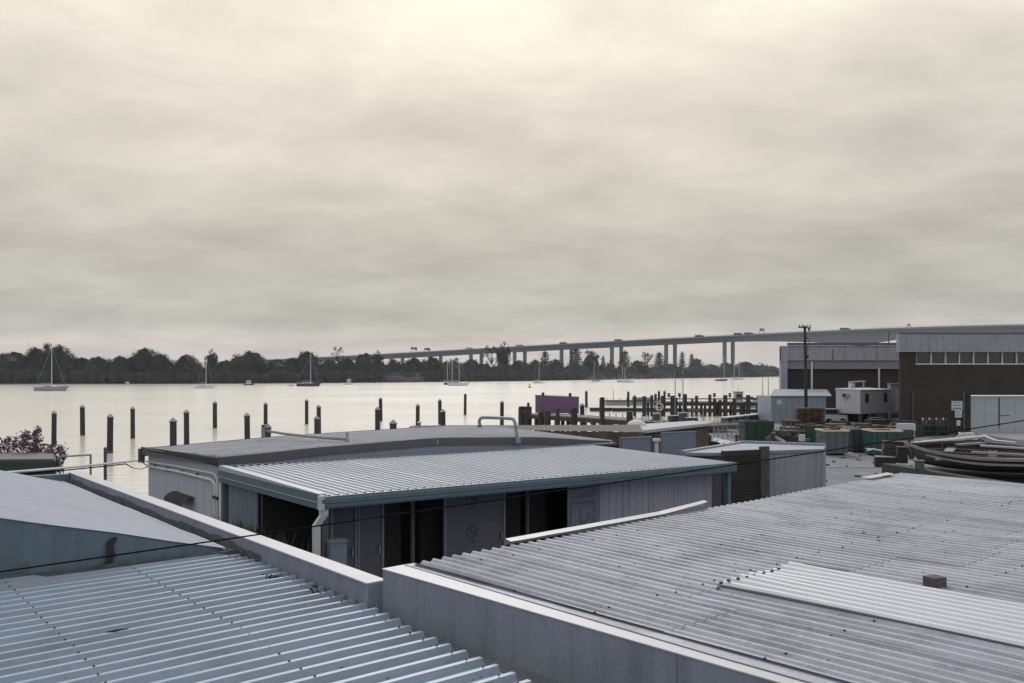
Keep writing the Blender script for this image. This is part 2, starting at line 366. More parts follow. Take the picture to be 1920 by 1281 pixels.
def water_mat():
    m = bpy.data.materials.new('river_water'); m.use_nodes = True; t = m.node_tree; b = t.nodes['Principled BSDF']
    b.inputs['Base Color'].default_value = (.78, .77, .755, 1); b.inputs['Metallic'].default_value = .45
    b.inputs['IOR'].default_value = 1.333; b.inputs['Specular IOR Level'].default_value = .5
    co = t.nodes.new('ShaderNodeTexCoord'); mp = t.nodes.new('ShaderNodeMapping'); mp.inputs['Scale'].default_value = (.5, 1, 1)
    t.links.new(co.outputs['Object'], mp.inputs[0])
    n = t.nodes.new('ShaderNodeTexNoise'); n.inputs['Scale'].default_value = .9; n.inputs['Detail'].default_value = 4
    t.links.new(mp.outputs[0], n.inputs[0])
    n2 = t.nodes.new('ShaderNodeTexNoise'); n2.inputs['Scale'].default_value = .03; n2.inputs['Detail'].default_value = 3
    t.links.new(mp.outputs[0], n2.inputs[0])
    bm_ = t.nodes.new('ShaderNodeBump'); bm_.inputs['Strength'].default_value = .25; bm_.inputs['Distance'].default_value = .25
    t.links.new(n.outputs[0], bm_.inputs['Height']); t.links.new(bm_.outputs[0], b.inputs['Normal'])
    t.links.new(mth(t, 'ADD', mth(t, 'MULTIPLY', n2.outputs[0], .06), .155), b.inputs['Roughness'])
    MATS['river_water'] = m
water_mat()

# ------------------------------------------------------------------ the setting
BIG = 6000
struct(MB().add([(-BIG, -30, 0), (BIG, -30, 0), (BIG, BIG, 0), (-BIG, BIG, 0)], [(0, 1, 2, 3)]).build('water', 'river_water'))
near = [(-BIG + 100, -29), (-BIG + 100, 24), (-60, 29), (-20, 33.5), (-11.2, 35.2), (-6, 40), (1.5, 54), (8, 70), (14, 84), (20.6, 93), (28.6, 104.3),
        (30, 112), (60, 118), (BIG - 100, 118), (BIG - 100, -29)]
struct(MB().prism(near, -1.5, GZ).build('ground', 'yard_concrete'))
shore_px = [(-200, 721), (60, 720.5), (360, 720), (660, 718), (980, 714.5), (1240, 709.7), (1460, 706), (1700, 703.5), (2100, 702)]
def shore_d(px):
    for (a, ya), (b, yb) in zip(shore_px, shore_px[1:]):
        if px <= b: break
    y = ya + (yb - ya) * (px - a) / (b - a)
    return CH * F / (y - HY)
sh = [(X(px, shore_d(px)) , shore_d(px)) for px in range(-200, 2101, 50)]
far = [(-BIG + 200, sh[0][1] - 20)] + sh + [(BIG - 200, sh[-1][1] + 200), (BIG - 200, BIG - 200), (-BIG + 200, BIG - 200)]
struct(MB().prism(far, -1, .5).build('far_shore', 'shore_soil'))

# ------------------------------------------------------------------ roofing sheets
def sheet(parent, o, a, b, la0, la1, b0, b1, zf, prof, m, name='roof_sheet', rows=6, jitter=0.):
    """o origin xy, a rib direction, b across; zf(a, b) base height; prof(b) rib height"""
    mb = MB(); rws = []
    bs = prof(b0, b1)
    for i in range(rows + 1):
        r_ = []
        for bb, h in bs:
            l0 = la0(bb) if callable(la0) else la0; l1 = la1(bb) if callable(la1) else la1
            t_ = l0 + (l1 - l0) * i / rows
            r_.append((o[0] + a[0] * t_ + b[0] * bb, o[1] + a[1] * t_ + b[1] * bb, zf(t_, bb) + h))
        rws.append(r_)
    mb.grid(rws)
    return mb.build(name, m, parent, smooth=False)
def prof_trim(pitch, w0, w1, h):
    def f(b0, b1):
        n = max(1, round((b1 - b0) / pitch)); p = (b1 - b0) / n; r = [(b0, 0.)]
        for i in range(n):
            c = b0 + p * (i + .5)
            r += [(c - w0 / 2, 0.), (c - w1 / 2, h), (c + w1 / 2, h), (c + w0 / 2, 0.)]
        return r + [(b1, 0.)]
    return f
def prof_corr(pitch, amp, seg=8):
    def f(b0, b1):
        n = max(1, round((b1 - b0) / pitch)); m_ = n * seg
        return [(b0 + (b1 - b0) * i / m_, amp * math.cos(2 * math.pi * i / seg)) for i in range(m_ + 1)]
    return f

# ------------------------------------------------------------------ near left building: trim-deck roof, gutter, parapet
TZ = 4.47
g0 = Vector((-2.97, 10.57)); ra = Vector((.73, .6834)); rb = Vector((.6834, -.73))
LB = thing('low_roofed_shed', 'pale blue ribbed metal roof filling the lower left foreground beside a parapet', 'building', (-3, 6, GZ))
aend = lambda b: -.148 * b - .13 + .15 * min(1, max(0, b / 3))
wsh = .8; nb = 11
for i in range(nb):
    b0 = -.35 + i * wsh; sag = R.uniform(-.007, .007)
    ov = .012 if i else 0
    sheet(LB, g0, ra, rb, -7.5, (lambda b, j=R.uniform(-.015, .015): aend(b) + j), b0 - .0, b0 + wsh - .004, (lambda t, b, s_=sag: TZ + s_ + .006 * math.sin(t * 1.3 + b)),
          prof_trim(.2, .085, .042, .046), 'trim_roof', rows=10)
# flat roof-edge blocking below the rib ends, gutter floor
gd = Vector((.567, -.8237)); pn = Vector((-.8, -.6)); pv = Vector((-.6, .8))
P1o = Vector((-1.12, 8.28))
def gl(b, da): return g0 + rb * b + ra * (aend(b) + da)
mb = MB()
q = [gl(-.5, -.03), gl(8, -.03), gl(8, .62), gl(-.5, .62)]
mb.prism([(p.x, p.y) for p in q], TZ - .10, TZ - .065); mb.build('gutter', 'gutter_metal', LB)
mb = MB()
for i in range(42):                                # scalloped closure tabs between the rib ends
    b = -.32 + i * .2
    a_, c_ = gl(b - .045, .0), gl(b + .045, .0); e_, f_ = gl(b + .03, .07), gl(b - .03, .07)
    mb.add([(a_.x, a_.y, TZ + .004), (c_.x, c_.y, TZ + .004), (e_.x, e_.y, TZ - .058), (f_.x, f_.y, TZ - .058)], [(0, 1, 2, 3)])
mb.build('closure_strip', 'gutter_metal', LB, kind='stuff')
mb = MB()
for b in [i * .2 - .25 for i in range(44)]:
    for t_ in (-.12, -1.15, -2.3, -3.45):
        p = g0 + rb * (b + .0) + ra * (aend(b) + t_ + R.uniform(-.01, .01)) ; mb.lathe([(.009, 0), (.009, .008), (.004, .011)], (p.x, p.y, TZ + .045), 6)
mb.build('roof_screw', 'clip_black', LB, kind='stuff')
# walls below
wl = [gl(-.3, -.1), gl(8, -.1)]
mb = MB(); mb.wall((wl[0].x, wl[0].y), (wl[1].x, wl[1].y), GZ, TZ - .11, .2, 0); mb.build('wall', 'wall_blue', LB)
# parapet beside the valley gutter
par_top = 4.7
def pl(s, off=0.): return P1o + pv * s + pn * off          # s along the parapet (away), off towards the left
L1 = 11.27
mb = MB()
for k, (s0, s1) in enumerate(((-.05, 3.4), (3.404, 7.3), (7.304, L1))):
    a_, b_, c_, d_ = pl(s0, .012), pl(s1, .012), pl(s1, .178), pl(s0, .178)
    MB().prism([(p.x, p.y) for p in (a_, b_, c_, d_)], GZ, par_top - .02).build('parapet_wall', 'parapet_blue', LB)
for k, (s0, s1) in enumerate(((-.05, 2.6), (2.603, 5.5), (5.503, 8.4), (8.403, L1 + .02))):
    a_, b_, c_, d_ = pl(s0, 0), pl(s1, 0), pl(s1, .19), pl(s0, .19)
    MB().prism([(p.x, p.y) for p in (a_, b_, c_, d_)], par_top - .019, [par_top, par_top, par_top - .006, par_top - .006]).build('coping', 'coping_white', LB)
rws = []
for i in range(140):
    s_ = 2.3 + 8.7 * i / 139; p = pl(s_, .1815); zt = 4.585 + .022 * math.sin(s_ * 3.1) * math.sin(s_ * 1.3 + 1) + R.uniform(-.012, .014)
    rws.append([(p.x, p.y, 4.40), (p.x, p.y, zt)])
MB().grid(rws).build('ragged_dark_strip', 'valley_dirt_shadow', LB)  # ragged-topped darker strip low on the parapet's inner face
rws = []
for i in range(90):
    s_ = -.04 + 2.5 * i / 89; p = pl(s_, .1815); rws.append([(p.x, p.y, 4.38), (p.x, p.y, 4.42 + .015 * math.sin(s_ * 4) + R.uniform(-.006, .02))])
MB().grid(rws).build('ragged_dark_strip', 'valley_dirt_shadow', LB)  # narrower dark strip along the near parapet foot
e0, e1 = pl(L1 - .14, .19), pl(L1 - .14, 1.0)
MB().wall(e0, e1, 4.0, par_top - .03, .14, 0).build('parapet_return', 'upstand_teal', LB)

# ------------------------------------------------------------------ left pitched membrane roof
V0 = Vector((-2.985, 10.63)); VL = 8.3
MR = thing('membrane_roofed_shed', 'smooth grey pitched roof with teal end wall at the left edge', 'building', (-6, 13, GZ))
def mr(s, off): return V0 + pv * s + pn * off
sl_ = .25
rows = []
for i in range(13):
    s = VL * i / 12
    row = []
    for j in range(9):
        off = .25 + j * 4.5 / 8
        p = mr(s, off); row.append((p.x, p.y, 4.55 + sl_ * (off - .25) + .008 * math.sin(s * 2.1 + off * 1.7) + .006 * math.sin(off * 5)))
    rows.append(row)
MB().grid(rows).build('roof', 'membrane', MR, smooth=True)
rows2 = [[(mr(VL * i / 3, 4.75 + j * 2.).x, mr(VL * i / 3, 4.75 + j * 2.).y, 4.55 + sl_ * 4.5 - .25 * 2 * j) for j in range(3)] for i in range(4)]
MB().grid(rows2).build('roof', 'membrane', MR)
a_, b_ = mr(0, .0), mr(0, 4.6)
mb = MB()
q = [mr(.02, -.12), mr(.02, 4.62), mr(.14, 4.62), mr(.14, -.12)]
mb.prism([(p.x, p.y) for p in q], GZ, [4.46, 4.55 + sl_ * 4.36 - .01, 4.55 + sl_ * 4.36 - .01, 4.46]); mb.build('end_wall', 'upstand_teal', MR)
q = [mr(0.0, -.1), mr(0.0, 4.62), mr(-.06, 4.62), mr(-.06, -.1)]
mb = MB(); mb.prism([(p.x, p.y) for p in q], 4.40, TZ + .06); mb.build('base_shadow_flashing', 'valley_dirt_shadow', MR)  # flashing coloured dark to stand for the shadow along the wall foot
pts = [mr(VL * i / 16, .24) for i in range(17)]
MB().tube([(p.x, p.y, 4.548 + R.uniform(-.006, .006)) for p in pts], .016, 6).build('roof_edge_roll', 'coping_white', MR)
q = [mr(-.02, -.16), mr(VL, -.16), mr(VL, .3), mr(-.02, .3)]
MB().prism([(p.x, p.y) for p in q], 4.36, 4.40).build('valley_gutter', 'valley_dirt_shadow', MR)
fe = [mr(VL, .1), mr(VL, 4.6)]
MB().wall(fe[0], fe[1], GZ, 4.48, .15, 1, z1b=5.55).build('wall', 'upstand_teal', MR)
p = mr(-.012, 1.42); p2 = mr(-.03, 1.47)
mb = MB()
rs = []
for i in range(9):
    z = 4.80 - i * .045; wd = .028 + .022 * math.sin(i * 1.3) ** 2; c_ = mr(-.016, 1.40 + .012 * i + .02 * math.sin(i))
    rs.append([(c_.x - .8 * wd, c_.y - .6 * wd, z), (c_.x + .8 * wd, c_.y + .6 * wd, z)])
mb.grid(rs); mb.build('tar_patch', 'ink_dark', MR)

# ------------------------------------------------------------------ near right building: big corrugated roof with boxed edge
A = Vector((-.88, 8.163)); rw = Vector((.645, -.764)); ru = Vector((.764, .645))
RZ = lambda t, s: 4.84 + .0231 * s
RBD = thing('corrugated_roofed_shed', 'large weathered corrugated iron roof across the lower right foreground', 'building', (2, 5, GZ))
SW = .77
for i in range(11):
    s0 = .02 + i * SW
    if s0 > 8.2: break
    s1 = min(s0 + SW, 8.4)
    lap = R.uniform(2.7, 3.3) if i not in (1, 2) else 2.34
    lift = .0012 * (i % 2)
    j = R.uniform(-.05, .03) if i < 3 else R.uniform(-.02, .02)
    wav = 1.0
    zf = lambda t, s, l=lift, w_=wav: RZ(t, s) + l + .006 * math.sin(t * 1.7 + w_) + .004 * math.sin(s * 2.3 + t)
    zf2 = lambda t, s, l=lift, w_=wav: RZ(t, s) + l - .004 + .006 * math.sin(t * 1.7 + w_) + .004 * math.sin(s * 2.3 + t)
    sheet(RBD, A, rw, ru, j, lap, s0, s1, zf, prof_corr(.11, .021), 'old_iron', rows=8)
    sheet(RBD, A, rw, ru, lap - .12, 9.0, s0, s1, zf2, prof_corr(.11, .021), 'old_iron', rows=8)
pale = sheet(RBD, A, rw, ru, 2.30, 8.8, 1.23, 2.20, lambda t, s: RZ(t, s) + .020 + .012 * (1 - min(1, (t - 2.3) / .6)) * math.sin(s * 9), prof_corr(.11, .021), 'new_iron', rows=14)
pale['label'] = 'newer pale roof sheet laid over the old iron'
mb = MB()
for t_ in (.35, 1.35, 2.2, 3.6, 4.8):
    for i in range(54):
        s = .02 + i * .165
        if 1.2 < s < 2.2 and t_ > 2.3: continue
        if R.random() < .5: continue
        p = A + rw * (t_ + R.uniform(-.03, .03)) + ru * (s + .009)
        mb.lathe([(.0095, 0), (.0095, .006), (.004, .011)], (p.x, p.y, RZ(t_, s) + .012), 6)
for i in range(9):
    p = A + rw * (2.36 + R.uniform(-.012, .012)) + ru * (1.215 + i * .11); mb.lathe([(.016, 0), (.016, .008), (.006, .014)], (p.x, p.y, RZ(0, 1.5) + .035), 6)
mb.build('roof_screw', 'leaf_litter', RBD, kind='stuff')
# boxed edge (two capping lengths)
Q0 = Vector((-1.096, 8.07)); qd = Vector((.652, -.7582)); qn = Vector((.7582, .652))
BT = 4.835
def ql(s, off): return Q0 + qd * s + qn * off
for s0, s1 in ((0, 3.185), (3.19, 7.5)):
    q = [ql(s0, 0), ql(s1, 0), ql(s1, .24), ql(s0, .24)]
    MB().prism([(p.x, p.y) for p in q], 4.0, BT - .012).build('edge_box', 'parapet_blue', RBD)
    q = [ql(s0 - .006, -.007), ql(s1 - .002, -.007), ql(s1 - .002, .236), ql(s0 - .006, .236)]
    MB().prism([(p.x, p.y) for p in q], BT - .0115, [BT - .004, BT - .004, BT, BT]).build('edge_cap', 'coping_white', RBD)
q = [ql(.02, .205), ql(3.4, .10), ql(7.4, .05), ql(7.4, .30), ql(.02, .30)]
MB().prism([(p.x, p.y) for p in q], BT + .002, BT + .006).build('roof_apron', 'old_iron', RBD)
# flashing strips along the far edge
def rp(t, s, dz=0.): p = A + rw * t + ru * s; return Vector((p.x, p.y, RZ(t, s) + dz))
mb = MB(); rows = []
for i in range(13):
    s = 1.12 + i * (4.02 - 1.12) / 12; cu = .05 * max(0, i - 9) / 3
    rows.append([rp(.02 + cu * .3, s, .05 + R.uniform(-.003, .003) + cu), rp(-.085 + cu, s + .02, .062 + cu), rp(-.09 + cu, s + .02, .0 + cu)])
mb.grid(rows); mb.build('edge_flashing', 'coping_white', RBD)
mb = MB(); mb.grid([[rp(.10, 7.45, .05), rp(-.03, 7.4, .055)], [rp(.12, 8.05, .052), rp(-.02, 8.1, .058)]]); mb.build('edge_flashing', 'coping_white', RBD)
wa, wb = A + ru * .1 + rw * .15, A + ru * 8.25 + rw * .15
MB().wall(wa, wb, GZ, 4.80, .15, 0).build('wall', 'wall_blue', RBD)
wa, wb = A + ru * 8.2 + rw * .2, A + ru * 8.2 + rw * 9
MB().wall(wa, wb, GZ, 4.95, .15, 0).build('wall', 'wall_blue', RBD)
# loose brick
bo = thing('loose_brick', 'lone grey-brown brick lying on the corrugated roof', 'brick')
def brick_shape():
    mb = MB(); prof = []
    for z, k in ((0, .97), (.006, 1), (.109, 1), (.115, .97)):
        prof.append([(-.058 * k, -.115 * k, z), (.058 * k, -.115 * k, z), (.058 * k, .115 * k, z), (-.058 * k, .115 * k, z)])
    vs = [p for r_ in prof for p in r_]
    fs = [(3, 2, 1, 0), (12, 13, 14, 15)] + [(i * 4 + k, i * 4 + (k + 1) % 4, (i + 1) * 4 + (k + 1) % 4, (i + 1) * 4 + k) for i in range(3) for k in range(4)]
    return mb.add(vs, fs)
mbk = brick_shape(); mbk.v = [(x * .95, y * .52, z * .72) for x, y, z in mbk.v]; ca, sa = math.cos(-1.25), math.sin(-1.25)
# find where the brick sits on the roof plane
best = None
for i in range(200):
    for j in range(60):
        p = rp(1.5 + j * .05, 1.5 + i * .03)
        e = (CX + p.x / p.y * F - 1752) ** 2 + (HY + (CH - p.z) / p.y * F - 1107) ** 2
        if best is None or e < best[0]: best = (e, p)
bp = best[1]; bo.location = (bp.x, bp.y, bp.z + .009)
mbk.v = [(x * ca - y * sa + bp.x, x * sa + y * ca + bp.y, z + bp.z + .009) for x, y, z in mbk.v]
mbk.build('brick_body', 'brick_red', bo)
# leaf litter on the roofs
mb = MB()
for i in range(900):
    if R.random() < .55:
        t_, s = R.gauss(1.5, .55), R.gauss(3.6, 1.4)
    else: t_, s = R.uniform(0, 6), R.uniform(.1, 8)
    if not (0.05 < t_ < 7 and .05 < s < 8): continue
    p = rp(t_, s, .004 + R.uniform(0, .008)); r_ = R.uniform(.004, .013) * (2.4 if R.random() < .03 else 1); an = R.random() * 6
    v1 = Vector((math.cos(an), math.sin(an), R.uniform(-.2, .3))) * r_; v2 = Vector((-math.sin(an), math.cos(an), R.uniform(-.2, .5))) * r_ * .6
    mb.add([p - v1, p - v2, p + v1, p + v2 + Vector((0, 0, .003))], [(0, 1, 2, 3)])
for i in range(260):
    b = R.uniform(-.2, 5.5); t_ = -abs(R.gauss(0, .35)) if R.random() < .6 else R.uniform(-5, .1)
    if R.random() < .25: t_ = R.uniform(.02, .2)
    p2 = gl(b, t_); z = TZ + .006 if t_ < 0 else TZ - .058
    p = Vector((p2.x, p2.y, z)); r_ = R.uniform(.006, .02) * (2.5 if R.random() < .05 else 1); an = R.random() * 6
    v1 = Vector((math.cos(an), math.sin(an), R.uniform(-.1, .4))) * r_; v2 = Vector((-math.sin(an), math.cos(an), R.uniform(-.1, .5))) * r_ * .5
    mb.add([p - v1, p - v2, p + v1, p + v2 + Vector((0, 0, .004))], [(0, 1, 2, 3)])
o = mb.build('leaf_litter', 'leaf_litter', kind='stuff'); tag(o, 'small dark dead leaves scattered over the near metal roofs', 'leaf litter')
# dry leaf clumps on the trim roof by the gutter
for k, (px, py, sc_, lab) in enumerate(((508, 1084, .10, 'dry leaf clump on the ribbed roof, farthest along the gutter'), (585, 1110, .06, 'small dark leaf clump by the gutter near the parapet'))):
    d = Dz(py, TZ + .02); c = Vector((X(px, d), d, TZ + .015)); mb = MB()
    for i in range(60): mb.quad_leaf((c.x + R.gauss(0, sc_ * .7), c.y + R.gauss(0, sc_ * .35), c.z + abs(R.gauss(0, .018))), R.uniform(.012, .03), R, .6)
    tag(mb.build('leaf_clump', 'leaf_litter', kind='stuff'), lab, 'leaves')
mb = MB(); d = Dz(1183, TZ + .05); mb.tube([P(198, 1186, d), P(220, 1182, d + .02), P(241, 1179, d + .05)], [.006, .008, .004], 6)
tag(mb.build('dead_twig', 'leaf_litter'), 'short dark twig lying across the pale ribbed roof', 'twig')

# ------------------------------------------------------------------ main shed with veranda
O = Vector((-3.65, 18.3)); U = Vector((.81, .5864)); V = Vector((-.5864, .81))
MS = thing('riverside_shed', 'long metal shed with low curved grey roof and teal-edged veranda', 'building', (0, 24, GZ))
def ms(s, t, z=0.): p = O + U * s + V * t; return Vector((p.x, p.y, z))
VD = 5.77; VS = 11.62
for i in range(15):
    s0 = .02 + i * VS / 15.03; s1 = s0 + VS / 15.03 - .003
    sheet(MS, O, V, U, -.05, VD - .05, s0, s1, (lambda t, s, r_=R.uniform(-.004, .004): 4.10 + .02 * t + r_ + .004 * math.sin(t * 2 + s)), prof_trim(.194, .08, .035, .032), 'veranda_iron', 'veranda_sheet', rows=6)
def gutter_prof(parent, a, b, outn, z, name, m):
    """folded gutter: a->b, outn outward normal"""
    prof = [(0, 0), (.10, .0), (.10, -.035), (.115, -.05), (.115, -.13), (.10, -.145), (.10, -.2), (.085, -.24), (0, -.24)]
    rows = []
    for p in (a, b): rows.append([(p.x + outn.x * x, p.y + outn.y * x, z + y) for x, y in prof])
    mb = MB().grid(rows)
    n = len(prof); mb.f += [tuple(range(n)), tuple(range(2 * n - 1, n - 1, -1))]
    return mb.build(name, m, parent)
gutter_prof(MS, ms(-.09, -.05), ms(VS + .1, -.05), -V, 4.115, 'front_gutter', 'fascia_teal')
# left side fascia: two boards
MB().wall(ms(-.06, -.05), ms(-.06, VD), 3.985, 4.13, .05, .5, z1b=4.24).build('side_fascia', 'fascia_teal', MS)
MB().wall(ms(-.03, -.04), ms(-.03, VD), 3.85, 3.978, .05, .5).build('side_fascia', 'fascia_teal', MS)
MB().wall(ms(-.075, -.04), ms(-.075, VD), 3.977, 3.990, .03, .5).build('fascia_bead', 'downpipe_pale', MS)
MB().wall(ms(-.03, -.04), ms(-.03, VD - .1), 4.145, 4.165, .14, .5, z1b=4.262).build('roof_edge_trim', 'veranda_iron', MS)
MB().wall(ms(VS + .04, -.04), ms(VS + .04, VD), 3.88, 4.12, .05, .5, z1b=4.22).build('side_fascia', 'fascia_teal', MS)
MB().box(ms(-.085, -.115, 4.0), (.10, .10, .27), math.atan2(U.y, U.x)).build('gutter_corner', 'downpipe_pale', MS)
# downpipe with offset
dpx = [ms(-.02, .02, 3.88), ms(-.02, .05, 3.72), ms(-.12, .13, 3.55), ms(-.12, .13, GZ)]
dpx = [ms(.0, -.05, 3.88), ms(.0, -.05, 3.75), ms(-.13, .0, 3.56), ms(-.13, .0, GZ)]
mb = MB(); rws = []
for p, hw in zip(dpx, (.075, .075, .065, .065)):
    e = U * hw; f_ = V * .05
    rws.append([(p.x - e.x - f_.x, p.y - e.y - f_.y, p.z), (p.x + e.x - f_.x, p.y + e.y - f_.y, p.z), (p.x + e.x + f_.x, p.y + e.y + f_.y, p.z),
                (p.x - e.x + f_.x, p.y - e.y + f_.y, p.z), (p.x - e.x - f_.x, p.y - e.y - f_.y, p.z)])
mb.grid(rws); mb.build('downpipe', 'downpipe_pale', MS)
# underside soffit + deep dark bay
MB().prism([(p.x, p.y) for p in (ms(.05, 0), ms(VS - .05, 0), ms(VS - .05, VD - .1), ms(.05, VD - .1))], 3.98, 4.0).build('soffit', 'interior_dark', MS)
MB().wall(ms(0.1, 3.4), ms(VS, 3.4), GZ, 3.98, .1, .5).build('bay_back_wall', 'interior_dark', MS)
for s0, s1, t_ in ((.62, 1.22, 1.0), (1.235, 1.86, 1.02), (3.28, 4.94, .9)):
    scr = MB().wall(ms(s0, t_), ms(s1, t_), GZ, 3.9, .04, .5).build('bay_screen', 'panel_grey', MS)
    for e in (s0 + .03, s1 - .03): MB().box(ms(e, t_ - .035, 2.7), (.05, .03, 2.4), .627).build('screen_stile', 'wall_blue', scr)
    for z in (1.9, 3.1): MB().wall(ms(s0 + .06, t_ - .033), ms(s1 - .06, t_ - .033), z, z + .05, .02, .5).build('screen_rail', 'panel_grey', scr)
    MB().box(ms(s1 - .12, t_ - .06, 2.75), (.03, .05, .18), .627).build('screen_handle', 'pipe_grey', scr)
for s_ in (2.62, 4.98, 5.75): MB().box(ms(s_, 1.1, 2.7), (.07, .07, 2.5), .63).build('bay_post', 'fascia_dark', MS)
for s_ in (2.1, 3.1, 5.4, 6.2): MB().wall(ms(s_, 1.6), ms(s_ + .5, 1.6), GZ, 3.9, .03, .5).build('bay_slat', 'timber_dark', MS)
# ribbed front wall on the right of the veranda
def clad(parent, a, b, z0, z1, pitch, h, m, name='wall_sheet', wsheet=.8):
    a = Vector(a[:2]); b = Vector(b[:2]); d = (b - a); L = d.length; d.normalize(); n = Vector((d.y, -d.x))
    k = max(1, round(L / wsheet)); pr = prof_trim(pitch, pitch * .5, pitch * .3, h)
    for i in range(k):
        x0, x1 = L * i / k, L * (i + 1) / k - .003
        rows = []
        for z in (z0, (z0 + z1) / 2, z1):
            rows.append([(a.x + d.x * x + n.x * hh, a.y + d.y * x + n.y * hh, z) for x, hh in pr(x0, x1)])
        MB().grid(rows).build(name, m, parent)
clad(MS, ms(7.52, .5), ms(9.3, .5), GZ, 3.84, .2, .022, 'wall_mauve')
clad(MS, ms(9.3, .5), ms(11.48, .5), GZ, 3.84, .13, .014, 'wall_mauve')
MB().wall(ms(7.5, .56), ms(11.5, .56), GZ, 3.97, .05, .5).build('wall_backing', 'fascia_dark', MS)
MB().box(ms(11.6, .05, 2.7), (.11, .11, 2.4), .63).build('veranda_post', 'fascia_teal', MS)
MB().box(ms(.1, .1, 2.7), (.1, .1, 2.4), .63).build('veranda_post', 'fascia_dark', MS)
MB().wall(ms(11.5, .6), ms(11.5, VD), GZ, 3.97, .06, .5).build('end_wall', 'wall_blue', MS)
# side wall left of veranda
clad(MS, ms(.12, 5.6), ms(.12, 3.7), GZ, 3.84, .2, .02, 'wall_blue')
# curved back roof
def lerp(tab, x):
    for (a, ya), (b, yb) in zip(tab, tab[1:]):
        if x <= b:
            k = (x - a) / (b - a); k = k * k * (3 - 2 * k) * .35 + k * .65
            return ya + (yb - ya) * k
    return tab[-1][1]
fr = [(0, 4.425), (3, 4.56), (6.1, 4.645), (9.47, 4.53), (12.23, 4.31), (14.2, 4.12)]
re_ = [(0, 4.17), (5, 4.38), (10.8, 4.485), (14.2, 4.38)]
T0, T1 = VD + .02, 12.67
def brz(s, t): k = (t - T0) / (T1 - T0); return lerp(fr, s) * (1 - k) + lerp(re_, s) * k
for i in range(9):
    t0 = T0 + (T1 - T0) * i / 9; t1 = T0 + (T1 - T0) * (i + 1) / 9 - .003; rws = []
    pr = prof_trim(.255, .10, .05, .045)(t0, t1)
    rr = R.uniform(-.004, .004)
    for j in range(25):
        s = -.02 + 12.75 * j / 24
        rws.append([(*ms(s, t)[:2], brz(max(0, s), t) + h + rr) for t, h in pr])
    MB().grid(rws).build('roof_sheet', 'grey_iron', MS)
# dark fascia and blue apron flashing along the front of the curved roof
rws = []; rw2 = []
for j in range(25):
    s = -.05 + 12.6 * j / 24; z = lerp(fr, max(0, s))
    a_ = ms(s, T0 - .03); b_ = ms(s, T0 + .03); zb = max(z - .21, 4.225)
    rws.append([(b_.x, b_.y, z + .02), (a_.x, a_.y, z + .02), (a_.x, a_.y, min(zb, z - .02)), (b_.x, b_.y, min(zb, z - .02))])
    c_ = ms(s, T0 - .012); e_ = ms(s, T0 - .30)
    rw2.append([(c_.x, c_.y, min(zb, z - .02)), (c_.x, c_.y, 4.245), (e_.x, e_.y, 4.26), (e_.x, e_.y, 4.24)])
MB().grid(rws).build('front_fascia', 'fascia_dark', MS)
MB().grid(rw2).build('apron_flashing', 'flashing_blue', MS)
# left eave barge, corner bracket, rear edge
MB().wall(ms(-.06, T0 - .02), ms(-.06, T1), 4.26, 4.42, .05, .5, z1b=4.17).build('barge_board', 'fascia_dark', MS)
rws = [[(*ms(-.085, T0 - .02)[:2], 4.27), (*ms(-.085, T0 - .02)[:2], 4.425)], [(*ms(-.085, T1)[:2], 4.02), (*ms(-.085, T1)[:2], 4.175)]]
MB().grid(rws).build('barge_face', 'fascia_dark', MS)
MB().box(ms(-.08, T1 - .05, 4.0), (.16, .16, .42), .63).build('corner_bracket', 'fascia_dark', MS)
rws = [[(*ms(12.75 * j / 12, T1 + .01)[:2], brz(12.75 * j / 12, T1) + .055), (*ms(12.75 * j / 12, T1 + .01)[:2], brz(12.75 * j / 12, T1) - .2)] for j in range(13)]
MB().grid(rws).build('rear_fascia', 'fascia_dark', MS)
for t0, t1 in ((5.95, 8.2), (8.206, 10.4), (10.406, 12.5)):
    MB().wall(ms(.12, t0), ms(.12, t1), GZ, 4.17, .06, .5).build('wall_panel', 'wall_pale', MS)
MB().wall(ms(.2, 12.5), ms(12.6, 12.5), GZ, 4.15, .06, .5).build('wall_panel', 'wall_pale', MS)
MB().box(ms(.1, 5.86, 2.85), (.14, .14, 2.7), .63).build('corner_post', 'wall_blue', MS)
# dark hood low on the left wall
mb = MB(); hp = []
for k in range(7):
    a = k / 6 * math.pi / 2; hp.append((.32 * math.sin(a), 3.0 + .22 * math.cos(a)))
rws = [[(*(ms(.08 - x, t)[:2]), z) for x, z in hp] for t in (8.1, 8.6, 9.1, 9.75)]
mb.grid(rws); mb.build('vent_hood', 'interior_dark', MS, smooth=True)
# conduits on the left wall
pa = [ms(.02, 12.45, 3.83), ms(.02, 9.5, 3.93), ms(.02, 6.45, 3.99), ms(.02, 6.2, 3.95), ms(.02, 6.12, 3.85), ms(.02, 6.12, 1.6)]
pb = [ms(.03, 12.4, 3.70), ms(.03, 9.5, 3.79), ms(.03, 6.6, 3.82), ms(.03, 6.35, 3.76), ms(.03, 6.3, 3.66), ms(.03, 6.3, 1.6)]
MB().tube(pa, .026, 8).build('conduit', 'conduit_white', MS, smooth=True)
MB().tube(pb, .037, 8).build('conduit', 'conduit_white', MS, smooth=True)
MB().tube([ms(.02, 5.9, 3.78), ms(.02, 5.9, 1.6)], .03, 8).build('conduit', 'conduit_white', MS, smooth=True)
for k, t in enumerate((11.6, 10.3, 9.0, 7.7)):
    z = 3.75 + .03 * k
    MB().box(ms(.03, t, z - .01), (.03, .10, .12), math.atan2(V.y, V.x) + math.pi / 2).build('pipe_clip', 'clip_black', MS)
MB().box(ms(.0, 6.2, 3.42), (.05, .34, .07), .63).build('pipe_clip', 'clip_black', MS)
